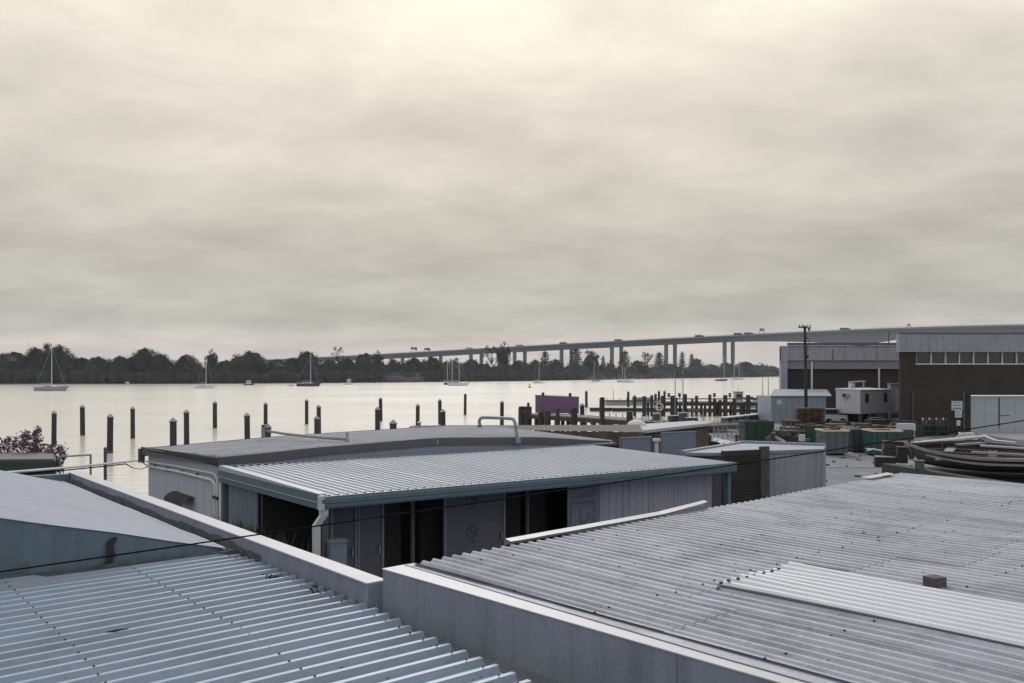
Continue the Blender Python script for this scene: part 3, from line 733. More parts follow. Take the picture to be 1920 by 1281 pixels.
MB().box(ms(.0, 5.95, 2.75), (.07, .16, .28), .63).build('meter_box', 'interior_dark', MS)
# notices
def ring(mb, c, r0, r1, ax, n=28, off=None):
    up = Vector((0, 0, 1)); rows = []
    for k in range(n + 1):
        a = 2 * math.pi * k / n; dv = ax * math.cos(a) + up * math.sin(a)
        rows.append([c + dv * r0, c + dv * r1])
    return mb.grid(rows)
U3 = Vector((U.x, U.y, 0)); nV = Vector((-V.x, -V.y, 0))
for py, lab in ((997, 'faded round no-entry symbol, lower one, on grey screen under veranda'), (934, 'faded round no-entry symbol, upper one, close under veranda eave')):
    s = 4.02; c = ms(s, .872); c.z = Zat(py, c.y)
    t = thing('prohibition_sign', lab, 'sign', c, 'prohibition symbols on the veranda screen')
    mb = MB(); ring(mb, c, .125, .155, U3); mb.build('symbol_ring', 'ink_faded', t)
    mb = MB(); e = (U3 - Vector((0, 0, 1))).normalized() * .12; e2 = (U3 + Vector((0, 0, 1))).normalized() * .014
    mb.add([c - e - e2 + nV * .002, c + e - e2 + nV * .002, c + e + e2 + nV * .002, c - e + e2 + nV * .002], [(0, 1, 2, 3)])
    ee = U3 * .07
    mb.add([c - ee + Vector((0, 0, -.03)), c + ee + Vector((0, 0, -.03)), c + ee + Vector((0, 0, .005)), c - ee + Vector((0, 0, .005))], [(0, 1, 2, 3)])
    mb.build('symbol_bar', 'ink_faded', t)
    mb = MB()
    for k in range(5):
        a_ = c + U3 * (-.09 + k * .04) + Vector((0, 0, -.24)); mb.add([a_, a_ + U3 * .025, a_ + U3 * .025 + Vector((0, 0, .04)), a_ + Vector((0, 0, .04))], [(0, 1, 2, 3)])
    mb.build('faded_caption', 'ink_faded', t)
po = thing('painted_panel', 'blue-grey framed panel with faded painted lettering under the veranda', 'sign', ms(6.98, .47, 2.0))
MB().wall(ms(6.48, .49), ms(7.5, .49), 1.7, 3.84, .03, .5).build('board', 'poster_blue', po)
def strip(mb, s0, s1, z0, z1, t=.468):
    mb.add([ms(s0, t, z0), ms(s1, t, z0), ms(s1, t, z1), ms(s0, t, z1)], [(0, 1, 2, 3)])
mb = MB(); strip(mb, 6.54, 6.60, 2.75, 3.4); strip(mb, 6.60, 7.3, 3.34, 3.4); strip(mb, 7.27, 7.33, 2.75, 3.4); strip(mb, 6.6, 7.27, 2.75, 2.80); mb.build('painted_frame', 'panel_grey', po)
mb = MB()
for i in range(10): strip(mb, 6.55 + i * .085, 6.605 + i * .085, 2.6, 2.6 + R.uniform(.05, .09))
for i in range(7): strip(mb, 6.6 + i * .11, 6.66 + i * .11, 3.46 + .008 * i, 3.53 + .012 * i + R.uniform(0, .05))
strip(mb, 6.85, 6.9, 2.85, 3.25); strip(mb, 6.9, 7.05, 2.85, 2.95); strip(mb, 7.1, 7.15, 2.95, 3.1)
mb.build('lettering', 'panel_grey', po)
cb_ = thing('grey_cabinet', 'plain pale grey cabinet standing beside the veranda downpipe', 'cabinet', ms(.3, -.1, GZ))
MB().box(ms(.28, .0, 2.35), (.34, .25, 1.7), .63).build('cabinet_body', 'wall_blue', cb_)
MB().box(ms(.28, .0, 3.22), (.38, .29, .04), .63).build('cabinet_top', 'wall_blue', cb_)
# roof access rails
r1 = thing('roof_guard_rail', 'long drooping grey pipe rail on the curved shed roof with end bracket', 'railing', ms(4.2, T0, 4.5))
pe = P(500, 808, 27.3); pm = [P(500, 808, 28.8), P(530, 813, 28.2), P(585, 819, 27), P(650, 824, 25.9)]
MB().tube(pm, .04, 8).build('rail_pipe', 'pipe_grey', r1, smooth=True)
MB().tube([P(651, 811, 25.9), P(651, 851, 25.8)], .045, 8).build('rail_post', 'pipe_grey', r1, smooth=True)
MB().box(P(493.5, 809, 28.8), (.09, .1, .40), 0).build('end_bracket', 'pipe_grey', r1)
MB().box(P(499, 799, 28.8), (.22, .1, .05), 0).build('end_bracket', 'pipe_grey', r1)
r2 = thing('roof_ladder_hoop', 'inverted U of grey pipe standing on the curved shed roof', 'railing', ms(8.2, T0, 4.4))
d = 28.0
hoop = [P(900, 799, 29), P(898.5, 790, 29), P(900, 785.5, 29), P(905, 783, 28.95), P(930, 783.5, 28.7), P(958, 785, 28.4), P(963, 787, 28.35), P(966, 794, 28.3), P(969, 815, 28.2), P(970, 833, 28.1)]
MB().tube(hoop, .05, 10).build('hoop_pipe', 'pipe_grey', r2, smooth=True)
MB().box(P(969.5, 826, 28.15), (.16, .16, .16), .6).build('clamp', 'pipe_grey', r2)
MB().box(P(899, 800, 29.1), (.12, .12, .05), .6).build('foot_plate', 'pipe_grey', r2)
MB().tube([P(820, 822, 26.6), P(820, 834, 26.5)], .03, 6).build('stub', 'pipe_grey', r2)

# shrubs by the veranda's left side
def spiky(c, n, h, spread, parent, m='leaf_dark'):
    mb = MB()
    for i in range(n):
        a = R.random() * 6.283; l = h * R.uniform(.6, 1.1); b = Vector((c[0] + R.gauss(0, spread), c[1] + R.gauss(0, spread), c[2]))
        tip = b + Vector((math.cos(a) * l * .35, math.sin(a) * l * .35, l)); sd = Vector((-math.sin(a), math.cos(a), 0)) * .02
        md = (b + tip) / 2 + Vector((0, 0, l * .08))
        mb.add([b - sd, b + sd, md + sd * 1.4, md - sd * 1.4, tip], [(0, 1, 2, 3), (3, 2, 4)])
    return mb.build('foliage', m, parent)
for k, (t_, top) in enumerate(((5.0, 962), (4.0, 972), (3.0, 978), (2.0, 985), (1.0, 993))):
    p = ms(-.55, t_); z = Zat(top, p.y)
    pos = ['farthest back by the shed corner', 'second from the shed corner', 'middle of the row', 'fourth from the shed corner', 'nearest to the downpipe'][k]
    t = thing('veranda_shrub', 'dark strappy shrub along the veranda side, ' + pos, 'shrub', (p.x, p.y, GZ), 'shrubs along the veranda side')
    spiky((p.x, p.y, z - .9), 120, .8, .28, t)
    MB().tube([(p.x, p.y, GZ), (p.x + .03, p.y, z - .6)], [.06, .04], 6).build('stem', 'bark', t)

# ------------------------------------------------------------------ small shed with slatted gate, right of the veranda
SG = thing('flat_roofed_store', 'small flat-roofed pale metal store right of the veranda with dark slatted gate', 'building', (8, 30, GZ))
pa_, pb_, pc_, pd_, pe_ = (5.16, 28.7), (7.9, 32.6), (10.35, 31.3), (9.85, 30.0), (7.9, 29.4)
MB().prism([pa_, (6.35, 28.62), pe_, pd_, pc_, pb_], 3.98, 4.07).build('roof', 'flashing_blue', SG)
MB().wall(pa_, pb_, 4.05, 4.13, .12, .5).build('roof_edge_trim', 'metal_pale', SG)
MB().wall(pb_, pc_, 4.05, 4.15, .12, .5).build('roof_edge_trim', 'metal_pale', SG)
clad(SG, (7.93, 29.46), (9.8, 30.04), GZ, 3.98, .2, .015, 'metal_pale')
MB().wall((9.82, 30.05), (10.3, 31.25), GZ, 3.98, .06, .5).build('wall_sheet', 'metal_pale', SG)
MB().wall(pb_, pa_, GZ, 3.98, .06, .5).build('wall_sheet', 'metal_pale', SG)
gt = thing('slatted_gate', 'tall dark slatted gate panel in front of the flat-roofed store', 'gate', (7.0, 28.7, GZ))
for i in range(30):
    z = GZ + .05 + i * .083
    MB().wall((6.36, 28.5), (7.62, 29.1), z, z + .066, .03, .5).build('slat', 'timber_dark', gt)
MB().wall((6.30, 28.47), (6.36, 28.5), GZ, 4.14, .09, .5).build('gate_post', 'timber_dark', gt)
MB().wall((7.6, 29.09), (7.9, 29.24), GZ, 4.22, .1, .5).build('gate_post', 'timber_green', gt)
MB().wall((6.3, 28.48), (7.9, 29.25), 4.05, 4.13, .1, .5).build('top_rail', 'timber_dark', gt)
MB().wall((6.38, 28.62), (7.88, 29.33), GZ, 4.0, .03, .5).build('gate_backing', 'interior_dark', gt)

# blue-grey metal screens and the two low roofs behind
for px0, px1, y0, d, lab in ((1163, 1222, 822, 35.5, 'blue-grey sheet metal screen, left one, behind the veranda roof'), (1240, 1306, 812, 36.5, 'blue-grey sheet metal screen, right one, behind the veranda roof')):
    a_, b_ = Vector((X(px0, d), d)), Vector((X(px1, d + .6), d + .6)); z = Zat(y0, d)
    t = thing('metal_screen', lab, 'screen', (a_.x, a_.y, GZ))
    clad(t, a_, b_, GZ, z, .2, .012, 'wall_blue', 'screen_sheet', .6)
    MB().wall(a_, b_, z - .01, z + .03, .06, .5).build('top_trim', 'flashing_blue', t)
    MB().wall(a_, a_ + (b_ - a_).normalized() * .06, GZ, z - .012, .06, 1).build('post', 'wall_blue', t); MB().wall(b_ - (b_ - a_).normalized() * .06, b_, GZ, z - .012, .06, 1).build('post', 'wall_blue', t)
wv = thing('white_vent_stand', 'small white vent stand between the two blue-grey screens', 'vent', (X(1231, 35), 35, GZ))
MB().box((X(1231, 35), 35, 4.0), (.26, .26, .09)).build('vent_cap', 'slab_white', wv); MB().tube([(X(1231, 35), 35, GZ), (X(1231, 35), 35, 3.96)], .07, 8).build('vent_pipe', 'slab_white', wv)

BR = thing('rusty_edged_shed', 'long low brown-roofed shed with rusty fascia beyond the curved roof', 'building', (0, 42, GZ))
NL, NR, FR, FL = (-4.38, 43.3), (5.7, 41.0), (6.2, 46.2), (-4.9, 45.6)
for i in range(12):
    k0, k1 = i / 12, (i + 1) / 12; L = lambda a, b, k: (a[0] + (b[0] - a[0]) * k, a[1] + (b[1] - a[1]) * k)
    rows = []
    for t_ in (0, .5, 1):
        row = []
        for j in range(17):
            k = k0 + (k1 - k0) * j / 16 - (.0003 if j == 16 else 0); a_, b_ = L(NL, NR, k), L(FL, FR, k); q = L(a_, b_, t_)
            row.append((q[0], q[1], 3.92 + .005 * math.cos(j * math.pi / 2) + .02 * t_))
        rows.append(row)
    MB().grid(rows).build('roof_sheet', 'brown_roof', BR)
MB().wall(NL, NR, 3.30, 3.89, .06, .5, z1b=3.90).build('front_fascia', 'rust_fascia', BR)
MB().wall(NL, FL, 3.62, 3.9, .06, .5).build('side_fascia', 'rust_fascia', BR)
MB().wall((-4.2, 43.7), (5.6, 41.4), GZ, 3.41, .1, .5).build('wall', 'interior_dark', BR)
MB().wall((-4.2, 43.3), (-4.7, 45.2), GZ, 3.62, .1, .5).build('wall', 'rust_fascia', BR)
pv_ = P(787, 797, 43.5)
vp = thing('roof_vent_pipe', 'tiny pale vent pipe at the left end of the brown roof', 'vent', (pv_.x, pv_.y, 3.9))
MB().tube([(pv_.x, pv_.y, 3.9), (pv_.x, pv_.y, 4.16)], .05, 8).build('pipe', 'pipe_grey', vp); MB().lathe([(.05, 0), (.13, .03), (.02, .11)], (pv_.x, pv_.y, 4.16), 10).build('cowl', 'slab_white', vp)

WS = thing('flat_slab_shed', 'low shed with pale flat slab roof and white end by the jetty', 'building', (8, 48, GZ))
s1_, s2_, s3_, s4_ = (5.78, 48.5), (5.84, 43.7), (10.66, 50.6), (10.1, 52.8)
MB().prism([s1_, s2_, s3_, s4_], 3.66, 3.80).build('roof_slab', 'slab_pale', WS)
MB().wall((5.83, 44.2), (10.5, 50.8), GZ, 3.65, .1, 1).build('front_wall', 'rust_fascia', WS)
MB().wall((5.79, 48.4), (5.82, 43.9), 2.6, 3.655, .12, 0).build('end_wall', 'slab_white', WS)
MB().wall((5.80, 48.4), (5.84, 44.0), GZ, 2.59, .1, 0).build('end_wall', 'rust_fascia', WS)
MB().wall((10.45, 50.8), (10.0, 52.7), GZ, 3.65, .1, 0).build('end_wall', 'rust_fascia', WS)
c = P(1186, 796, 48); c.z = 3.8
mb = MB(); mb.lathe([(.5, 0), (.46, .12), (.3, .24), (.08, .30)], (c.x + .2, c.y, c.z), 10)
tag(mb.build('tarpaulin_heap', 'slab_white'), 'white tarpaulin heap on the pale slab roof', 'tarpaulin')
c = P(1160, 806, 46)
tr = thing('tyre_stack', 'pair of dark tyres left of the white shed end', 'tyres', (c.x, c.y, GZ)); mb = MB()
for k in range(9):
    MB().lathe([(.2, -.1), (.36, -.09), (.40, 0), (.36, .09), (.2, .1)], (c.x + (k % 2) * .7 - .3 , c.y, GZ + .12 + (k // 2) * .21), 14).build('tyre', 'rubber', tr)

# ------------------------------------------------------------------ cables
mb = MB(); a_, b_ = P(-60, 1081, 7.0), P(2000, 776, 17.0); pts = []
for i in range(41):
    k = i / 40; p = a_.lerp(b_, k); p.z -= .06 * 4 * k * (1 - k) * .35; pts.append(p)
tag(mb.tube(pts, [.0065 + .0035 * i / 40 for i in range(41)], 6).build('overhead_cable', 'cable_black'), 'black overhead wire crossing in front of all the roofs', 'cable')
for k, (y0, y1, r_, m_) in enumerate(((887, 866, .034, 'cable_pale'), (893, 870, .018, 'cable_black'))):
    pts = []
    for i in range(16):
        t = i / 15; pts.append(P(-60 + (236 + 60) * t, y0 + 4 + (y1 - y0 - 4) * t + 6 * t * (1 - t), 21 + 6.4 * t))
    if k == 0: pts += [P(255, 864, 27.9), P(268, 868, 28.3), P(276, 873, 28.4)]
    else: pts += [P(250, 878, 27.9), P(264, 880, 28.2), P(276, 876, 28.4)]
    o = MB().tube(pts, [r_] * 16 + [r_ * .6] * 3, 6).build('service_cable', m_)
    tag(o, ['thick pale service cable running from the left edge to the shed corner', 'dark service cable hanging just below the pale one at left'][k], 'cable')

# ------------------------------------------------------------------ left bank things
gs = thing('green_boat_store', 'dark green low store with flat top at the far left under a bush', 'building', (-17, 30, GZ))
MB().prism([(-24, 29), (-14.42, 30), (-15.75, 32.6), (-24, 31.8)], GZ, 3.40).build('wall', 'green_shed', gs)
MB().prism([(-24.1, 28.9), (-14.36, 29.9), (-15.75, 32.7), (-24.1, 31.9)], 3.41, 3.70).build('fascia', 'green_shed', gs)
MB().prism([(-24.0, 29.0), (-14.46, 30.0), (-15.8, 32.6), (-24.0, 31.8)], 3.71, 3.76).build('roof', 'panel_grey', gs)
bs = thing('purple_leaved_bush', 'purple-brown leafy bush rising behind the green store at far left', 'shrub', (-14.6, 33.0, GZ))
mb = MB(); clumps = [(62, 840, 16), (80, 848, 16), (100, 858, 12), (112, 842, 9), (118, 855, 8), (70, 826, 10), (45, 834, 16), (25, 832, 16), (72, 806, 6), (66, 812, 6), (95, 845, 8), (108, 868, 8), (5, 838, 16), (112, 880, 7), (85, 862, 10), (48, 815, 8)]
for px, py, r_ in clumps:
    for i in range(int(r_ * 9)):
        d = 33 + R.uniform(-.9, .9); mb.quad_leaf(P(px + R.gauss(0, r_ * .55), py + R.gauss(0, r_ * .5), d), R.uniform(.045, .10), R, .6)
mb.build('crown', 'leaf_bush', bs)
mb = MB()
for px, py, r_ in clumps: mb.tube([(-14.9, 33.0, GZ), P((px + 62) / 2, py + 25, 33), P(px, py, 33)], [.04, .02, .008], 5)
mb.build('branches', 'bark', bs)
rl = thing('bank_railing', 'thin pipe gate frame at the water edge left of the shed', 'railing', (-14, 32.5, GZ))
MB().tube([P(112, 856.5, 31.6), P(170, 853, 33)], .035, 6).build('rail', 'pipe_grey', rl); MB().tube([P(170, 853, 33), (P(170, 853, 33).x, 33, GZ)], .035, 6).build('post', 'pipe_grey', rl)
MB().tube([P(112, 856.5, 31.6), (P(112, 856, 31.6).x, 31.6, GZ)], .035, 6).build('post', 'pipe_grey', rl)
p = P(197.5, 839, 33.5); po_ = thing('steel_bank_post', 'slim dark steel post standing alone left of the shed', 'post', (p.x, p.y, GZ))
MB().bar((p.x, p.y, GZ), p, .085, .085).build('shaft', 'fascia_dark', po_); MB().box((p.x + .1, p.y, p.z - .16), (.16, .04, .04)).build('hook', 'fascia_dark', po_)

# ------------------------------------------------------------------ mooring piles in open water
PT = 3.15
def make_pile(r=.23, cap=True):
    mb = MB(); prof = [(r * 1.04, -1.5), (r * 1.02, .3), (r, 1.2), (r * .98, PT - .34), (r * 1.12, PT - .34), (r * 1.12, PT - .28)]
    me = mb.lathe([(a, b) for a, b in prof], (0, 0, 0), 12).mesh('shaft', 'timber_pile')
    mc = MB().lathe([(r * 1.16, PT - .279), (r * 1.16, PT - .24), (.03, PT + .0)], (0, 0, 0), 12).mesh('cap', 'pile_cap')
    return me, mc
PILE_MESH = make_pile()
FLAT = MB().lathe([(.23, -1.5), (.225, 1), (.22, PT - .1), (.21, PT)], (0, 0, 0), 12).mesh('shaft', 'timber_pile')
pile_list = [(101, 770), (155, 759), (206, 776), (249, 762), (325, 783), (350, 768), (403, 752), (464, 774), (498, 754), (501.5, 794), (575, 748), (598, 759), (594.5, 779),
             (714, 745), (708, 763), (738, 787), (783, 757), (825, 748), (831, 767), (872, 739), (941, 751), (1099.5, 732), (1092, 756)]
pile_list.sort()
for i, (px, py) in enumerate(pile_list):
    d = (CH - PT) * F / (py - HY)
    lab = ('leftmost' if i == 0 else ordn(i) + ' from the left') + ' of the dark capped mooring piles standing in open water'
    if px == 1099.5: lab = 'capped mooring pile standing just right of the purple board, farther out'
    if px == 1092: lab = 'short capped mooring pile at the right end of the purple board'
    if px == 872: lab = 'uncapped flat-topped mooring pile, farthest out in the middle of the river'
    t = thing('mooring_pile', lab, 'pile', (X(px, d), d, 0), 'mooring piles in open water')
    rz = R.random() * 6
    flat = px == 872
    o = bpy.data.objects.new('shaft', FLAT if flat else PILE_MESH[0]); COL.objects.link(o); o.parent = t; o.rotation_euler = (R.uniform(-.012, .012), R.uniform(-.016, .016), rz)
    if not flat:
        c_ = bpy.data.objects.new('cap', PILE_MESH[1]); COL.objects.link(c_); c_.parent = t; c_.rotation_euler = o.rotation_euler
    k_ = R.uniform(.9, 1.1)
    for ch in t.children: ch.scale = (k_, k_, 1)

# ------------------------------------------------------------------ front jetty
JZ = 2.15
def pile_at(parent, x, y, top, r, square=False, name='pile'):
    mb = MB()
    if square: mb.box((x, y, (top - 1) / 2), (2 * r, 2 * r, top + 1), R.uniform(-.2, .2))
    else: mb.lathe([(r * 1.03, -1), (r, top * .6), (r * .97, top - .06), (r * .8, top)], (x, y, 0), 10)
    return mb.build(name, 'timber_pile', parent)
J = thing('timber_jetty', 'old dark timber jetty on thick piles in front of the purple board', 'jetty', (8, 90, 0))
ja, jb = Vector((1.0, 100)), Vector((16.4, 78)); jd = (jb - ja).normalized(); jn = Vector((-jd.y, jd.x))
if jn.y < 0: jn = -jn
JL = (jb - ja).length; JW = 3.2
nP = 60
mb = MB()
for i in range(nP):                                        # deck planks, too thin to pick apart
    a_ = ja + jd * (JL * i / nP + .02); b_ = ja + jd * (JL * (i + 1) / nP - .02); z = JZ + R.uniform(-.02, .02)
    q = [a_, b_, b_ + jn * JW, a_ + jn * JW]; mb.prism([(p.x, p.y) for p in q], JZ - .09, z)
mb.build('deck_plank', 'timber_deck', J, kind='stuff')
for off in (.05, JW - .05, JW / 2):
    a_, b_ = ja + jn * off, jb + jn * off; MB().wall(a_, b_, JZ - .48, JZ - .1, .26, .5).build('bearer', 'timber_dark', J)
def on_j(px, off=0.):                                     # point on the jetty's front line under photo column px
    k = (px - CX) / F; t_ = (k * ja.y - ja.x) / (jd.x - k * jd.y); p = ja + jd * t_ + jn * off; return p
for px, top, r in ((979, 764, .33), (989, 764, .33), (1001, 782, .28), (1016, 772, .30), (1028, 770, .34), (1039, 784, .30), (1047, 766, .20), (1059, 784, .18), (1067, 786, .07), (1078, 764, .32), (1088, 784, .34),
                   (1108, 788, .18), (1117, 787, .06), (1126, 788, .35), (1131, 745, .22), (1139, 788, .3), (1158, 790, .22), (1168, 787, .06), (1182, 772, .3), (1215, 788, .2), (1240, 790, .2)):
    p = on_j(px, -.1 if top < 782 else .4); pile_at(J, p.x, p.y, Zat(top, p.y), r)
for px in (1012, 1050, 1095, 1150, 1195): p = on_j(px, JW - .2); pile_at(J, p.x, p.y, JZ - .1, .2)
for px0, px1 in ((1001, 1016), (1067, 1078), (1100, 1126)):
    p, q = on_j(px0, .5), on_j(px1, .5); MB().bar((p.x, p.y, 1.6), (q.x, q.y, .3), .1, .14).build('brace', 'timber_dark', J)
for i in range(14):
    p = on_j(1085 + i * 12, JW - .1); MB().tube([(p.x, p.y, JZ), (p.x, p.y, JZ + .32)], .04, 5).build('kerb_post', 'timber_dark', J)
# purple board
PBd = thing('purple_hoarding', 'large plain purple board standing on the jetty, seen from behind', 'sign', (X(1045, 101), 101, JZ))
a_, b_ = P(1004, 742, 101.5), P(1085.5, 744, 99); 
rws = []
NB = 6
for i in range(NB):
    k0, k1 = i / NB, (i + 1) / NB; p0, p1 = a_.lerp(b_, k0), a_.lerp(b_, k1 - .002)
    MB().wall(p0, p1, JZ + .02, p0.z, .08, .5, z1b=p1.z).build('board_panel', 'purple_board', PBd)
MB().wall(a_ + Vector((-.05, 0, 0)), b_ + Vector((.05, 0, 0)), a_.z + .004, a_.z + .07, .16, .5, z1b=b_.z + .07).build('top_rail', 'timber_dark', PBd)
for px in (1018.5, 1069.5): p = a_.lerp(b_, (px - 1004) / 81.5); MB().box((p.x, p.y + .26, (p.z + .35 + 1) / 2), (.24, .24, p.z + .35 - 1), .2).build('post', 'timber_dark', PBd)
for i in range(2):
    MB().wall(a_ + Vector((0, .14, 0)), b_ + Vector((0, .14, 0)), JZ + .4 + i * .8, JZ + .52 + i * .8, .1, .5).build('rear_batten', 'timber_dark', PBd)
# crane arm / rope details on the jetty's outer end
bl = thing('mooring_bollard_frame', 'squat square dolphin pile cluster at the outer end of the jetty', 'pile', (1.2, 100.2, 0))
p = P(984.5, 762, 99.3)
for dx, dy in ((-.4, -.2), (.1, -.3), (.45, -.1), (-.2, .3), (.3, .35)): pile_at(bl, p.x + dx, p.y + dy, p.z - R.uniform(0, .03), .26)
MB().box((p.x, p.y - .48, 2.4), (1.3, .14, .3)).build('waling', 'timber_dark', bl)
pile_at(bl, P(985 + 3, 757, 100).x + .15, 100.3, Zat(755, 100.3), .14)
# fittings on the inner end: yellow stair rail, poles, life ring
yr = thing('yellow_stair_rail', 'small yellow stair railing at the landward end of the jetty', 'railing', (X(1305, 84), 84, GZ))
for px in (1291, 1299, 1308, 1319): MB().tube([P(px, 790, 84), P(px, 768, 84)], .035, 5).build('post', 'rail_yellow', yr)
for y in (769, 778): MB().tube([P(1291, y, 84), P(1319, y + .5, 84)], .03, 5).build('rail', 'rail_yellow', yr)
lr = thing('life_ring_post', 'post with life ring midway between the two jetties', 'life ring', (X(1236, 92), 92, JZ))
p = P(1236, 763, 92); MB().tube([(p.x, p.y, JZ), (p.x, p.y, p.z + .5)], .06, 6).build('post', 'timber_dark', lr)
mb = MB(); rg = [(p.x + .34 * math.cos(a), p.y - .1, p.z + .34 * math.sin(a)) for a in [i * math.pi / 9 for i in range(19)]]; mb.tube(rg, .075, 6); mb.build('ring', 'rim_yellow', lr)
for k, (px, y0, y1, d, lab) in enumerate(((1266, 700, 790, 88, 'thin bare pole between the jetties, left of a pair'), (1280.5, 698, 780, 92, 'thin bare pole between the jetties, right of a pair'), (1430, 708, 760, 120, 'thin bare pole left of the pale blue shed, shorter one'), (1440.5, 700, 762, 118, 'thin bare pole closest to the pale blue shed'))):
    o = thing('thin_pole', lab, 'pole', (X(px, d), d, 0), 'thin bare poles by the jetties'); MB().tube([(X(px, d), d, -.5), (X(px, d), d, Zat(y1, d) + 1.), P(px, y0, d)], [.07, .06, .025], 6).build('shaft', 'pipe_grey', o); MB().lathe([(.05, 0), (.09, .04), (.03, .12)], P(px, y0, d), 6).build('tip', 'pipe_grey', o)

# ------------------------------------------------------------------ back jetty, pontoons
B2 = thing('long_back_jetty', 'farther timber jetty with many upright piles behind the front one', 'jetty', (30, 141, 0))
d2 = 141
MB().box(((X(1232, d2) + X(1447, d2)) / 2, d2 + 1.2, JZ - .11), (X(1447, d2) - X(1232, d2), 2.6, .18)).build('deck', 'timber_deck', B2)
for dy in (0, 2.4): MB().box(((X(1232, d2) + X(1447, d2)) / 2, d2 + dy, JZ - .42), (X(1447, d2) - X(1232, d2), .25, .44)).build('bearer', 'timber_dark', B2)
MB().box(((X(1232, d2) + X(1447, d2)) / 2, d2 + 2.2, JZ + .32), (X(1447, d2) - X(1232, d2), .14, .16)).build('kerb_rail', 'timber_dark', B2)
for px, top, r in ((1208, 743, .3), (1222, 741, .22), (1243, 742, .34), (1261, 742, .34), (1268, 746, .2), (1284, 739, .34), (1298, 748, .2), (1306, 742, .24), (1322, 756, .2), (1331, 740, .24), (1340, 748, .26), (1350, 750, .28), (1360, 741, .34), (1377, 748, .30), (1390, 757, .26), (1403, 741, .36), (1433, 750, .28), (1441, 748, .28)):
    p = P(px, top, d2 - .2); pile_at(B2, p.x, p.y, p.z, r)
for px in (1215, 1275, 1315, 1345, 1370, 1395, 1420): pile_at(B2, X(px, d2 + 2.4), d2 + 2.4, JZ - .2, .2)
for i, (px, py, dd, w_) in enumerate(((1178, 733, 168, 'tallest, left of the back jetty'), (1190, 740, 150, 'second, left of the back jetty'), (1229, 737, 155, 'leftmost of three together above the back jetty'), (1235.5, 732, 170, 'middle of three together above the back jetty'), (1246, 732, 172, 'right of three together above the back jetty'), (1127, 745, 127, 'leaning against the outer end of the low pontoon'))):
    d = (CH - PT) * F / (py - HY); t = thing('mooring_pile', 'dark mooring pile, ' + w_, 'pile', (X(px, d), d, 0), 'mooring piles around the pontoons')
    for me, nm in zip(PILE_MESH, ('shaft', 'cap')):
        o = bpy.data.objects.new(nm, me); COL.objects.link(o); o.parent = t
for i, (px, w_) in enumerate(((1254, 'leftmost'), (1274, 'second from left'), (1339.5, 'third from left'), (1368.5, 'rightmost'))):
    p = P(px, 741, 146); t = thing('berth_board', 'small square berth board on the back jetty, ' + w_, 'sign', (p.x, p.y, JZ), 'berth boards')
    MB().box(p, (.42, .05, .62)).build('board', ['panel_grey', 'timber_brown', 'panel_grey', 'panel_grey'][i], t); MB().tube([(p.x, p.y + .06, JZ), (p.x, p.y + .06, p.z)], .04, 5).build('post', 'timber_dark', t)
pt = thing('floating_walkway', 'long low floating walkway pontoon behind the jetties', 'pontoon', (X(1280, 156), 156, 0))
xa, xb = X(1106, 158), X(1448, 152)
nseg = 8
for i in range(nseg):
    x0 = xa + (xb - xa) * i / nseg; x1 = xa + (xb - xa) * (i + 1) / nseg - .1; y0 = 158 - 6 * i / nseg
    MB().box(((x0 + x1) / 2, y0, .32), (x1 - x0, 1.8, .50)).build('float', 'timber_dark', pt)
    MB().box(((x0 + x1) / 2, y0, .61), (x1 - x0, 2.0, .06)).build('deck', 'slab_pale', pt)
pt2 = thing('work_barge', 'flat dark work barge moored behind the floating walkway', 'barge', (X(1185, 186), 186, 0))
xa, xb = X(1137, 186), X(1236, 186)
MB().prism([(xa, 186), (xb, 186), (xb, 190), (xa, 190)], -.3, .78).build('hull', 'hull_grey', pt2)
MB().prism([(xa - .1, 185.9), (xb, 185.9), (xb, 190), (xa - .1, 190)], .785, .95).build('rubbing_strake', 'timber_dark', pt2)
for px in (1138, 1150, 1162, 1175, 1188, 1200): MB().tube([(X(px, 186.2), 186.2, .9), (X(px, 186.2), 186.2, 1.5 if px != 1150 else 2.9)], .05, 5).build('stanchion', 'timber_dark', pt2)
MB().box((X(1205, 187.5), 187.5, 1.25), (4, 2, .6)).build('deck_box', 'hull_grey', pt2)

# clutter on the landward jetty end
for i, (px, py, d, w_, h_) in enumerate(((1246, 793, 82, .9, .5), (1262, 791, 83, .6, .8), (1277, 792, 81.5, 1., .4), (1212, 791, 85, .5, .6))):
    z = JZ + .02 if px < 1255 else JZ + .02
    t = thing('fish_crate', ['dark crate', 'tall dark crate', 'low wide crate', 'small crate'][i] + ' on the landward end of the front jetty', 'crate', (X(px, d), d, z))
    q_ = on_j(px, 1.2); t.location = (q_.x, q_.y, JZ + .02)
    MB().box((q_.x, q_.y, JZ + .03 + h_ / 2), (w_, .6, h_), .3).build('crate_body', 'scrap', t); MB().box((q_.x, q_.y, JZ + .04 + h_), (w_ * 1.05, .64, .05), .3).build('lid', 'scrap_pale', t)

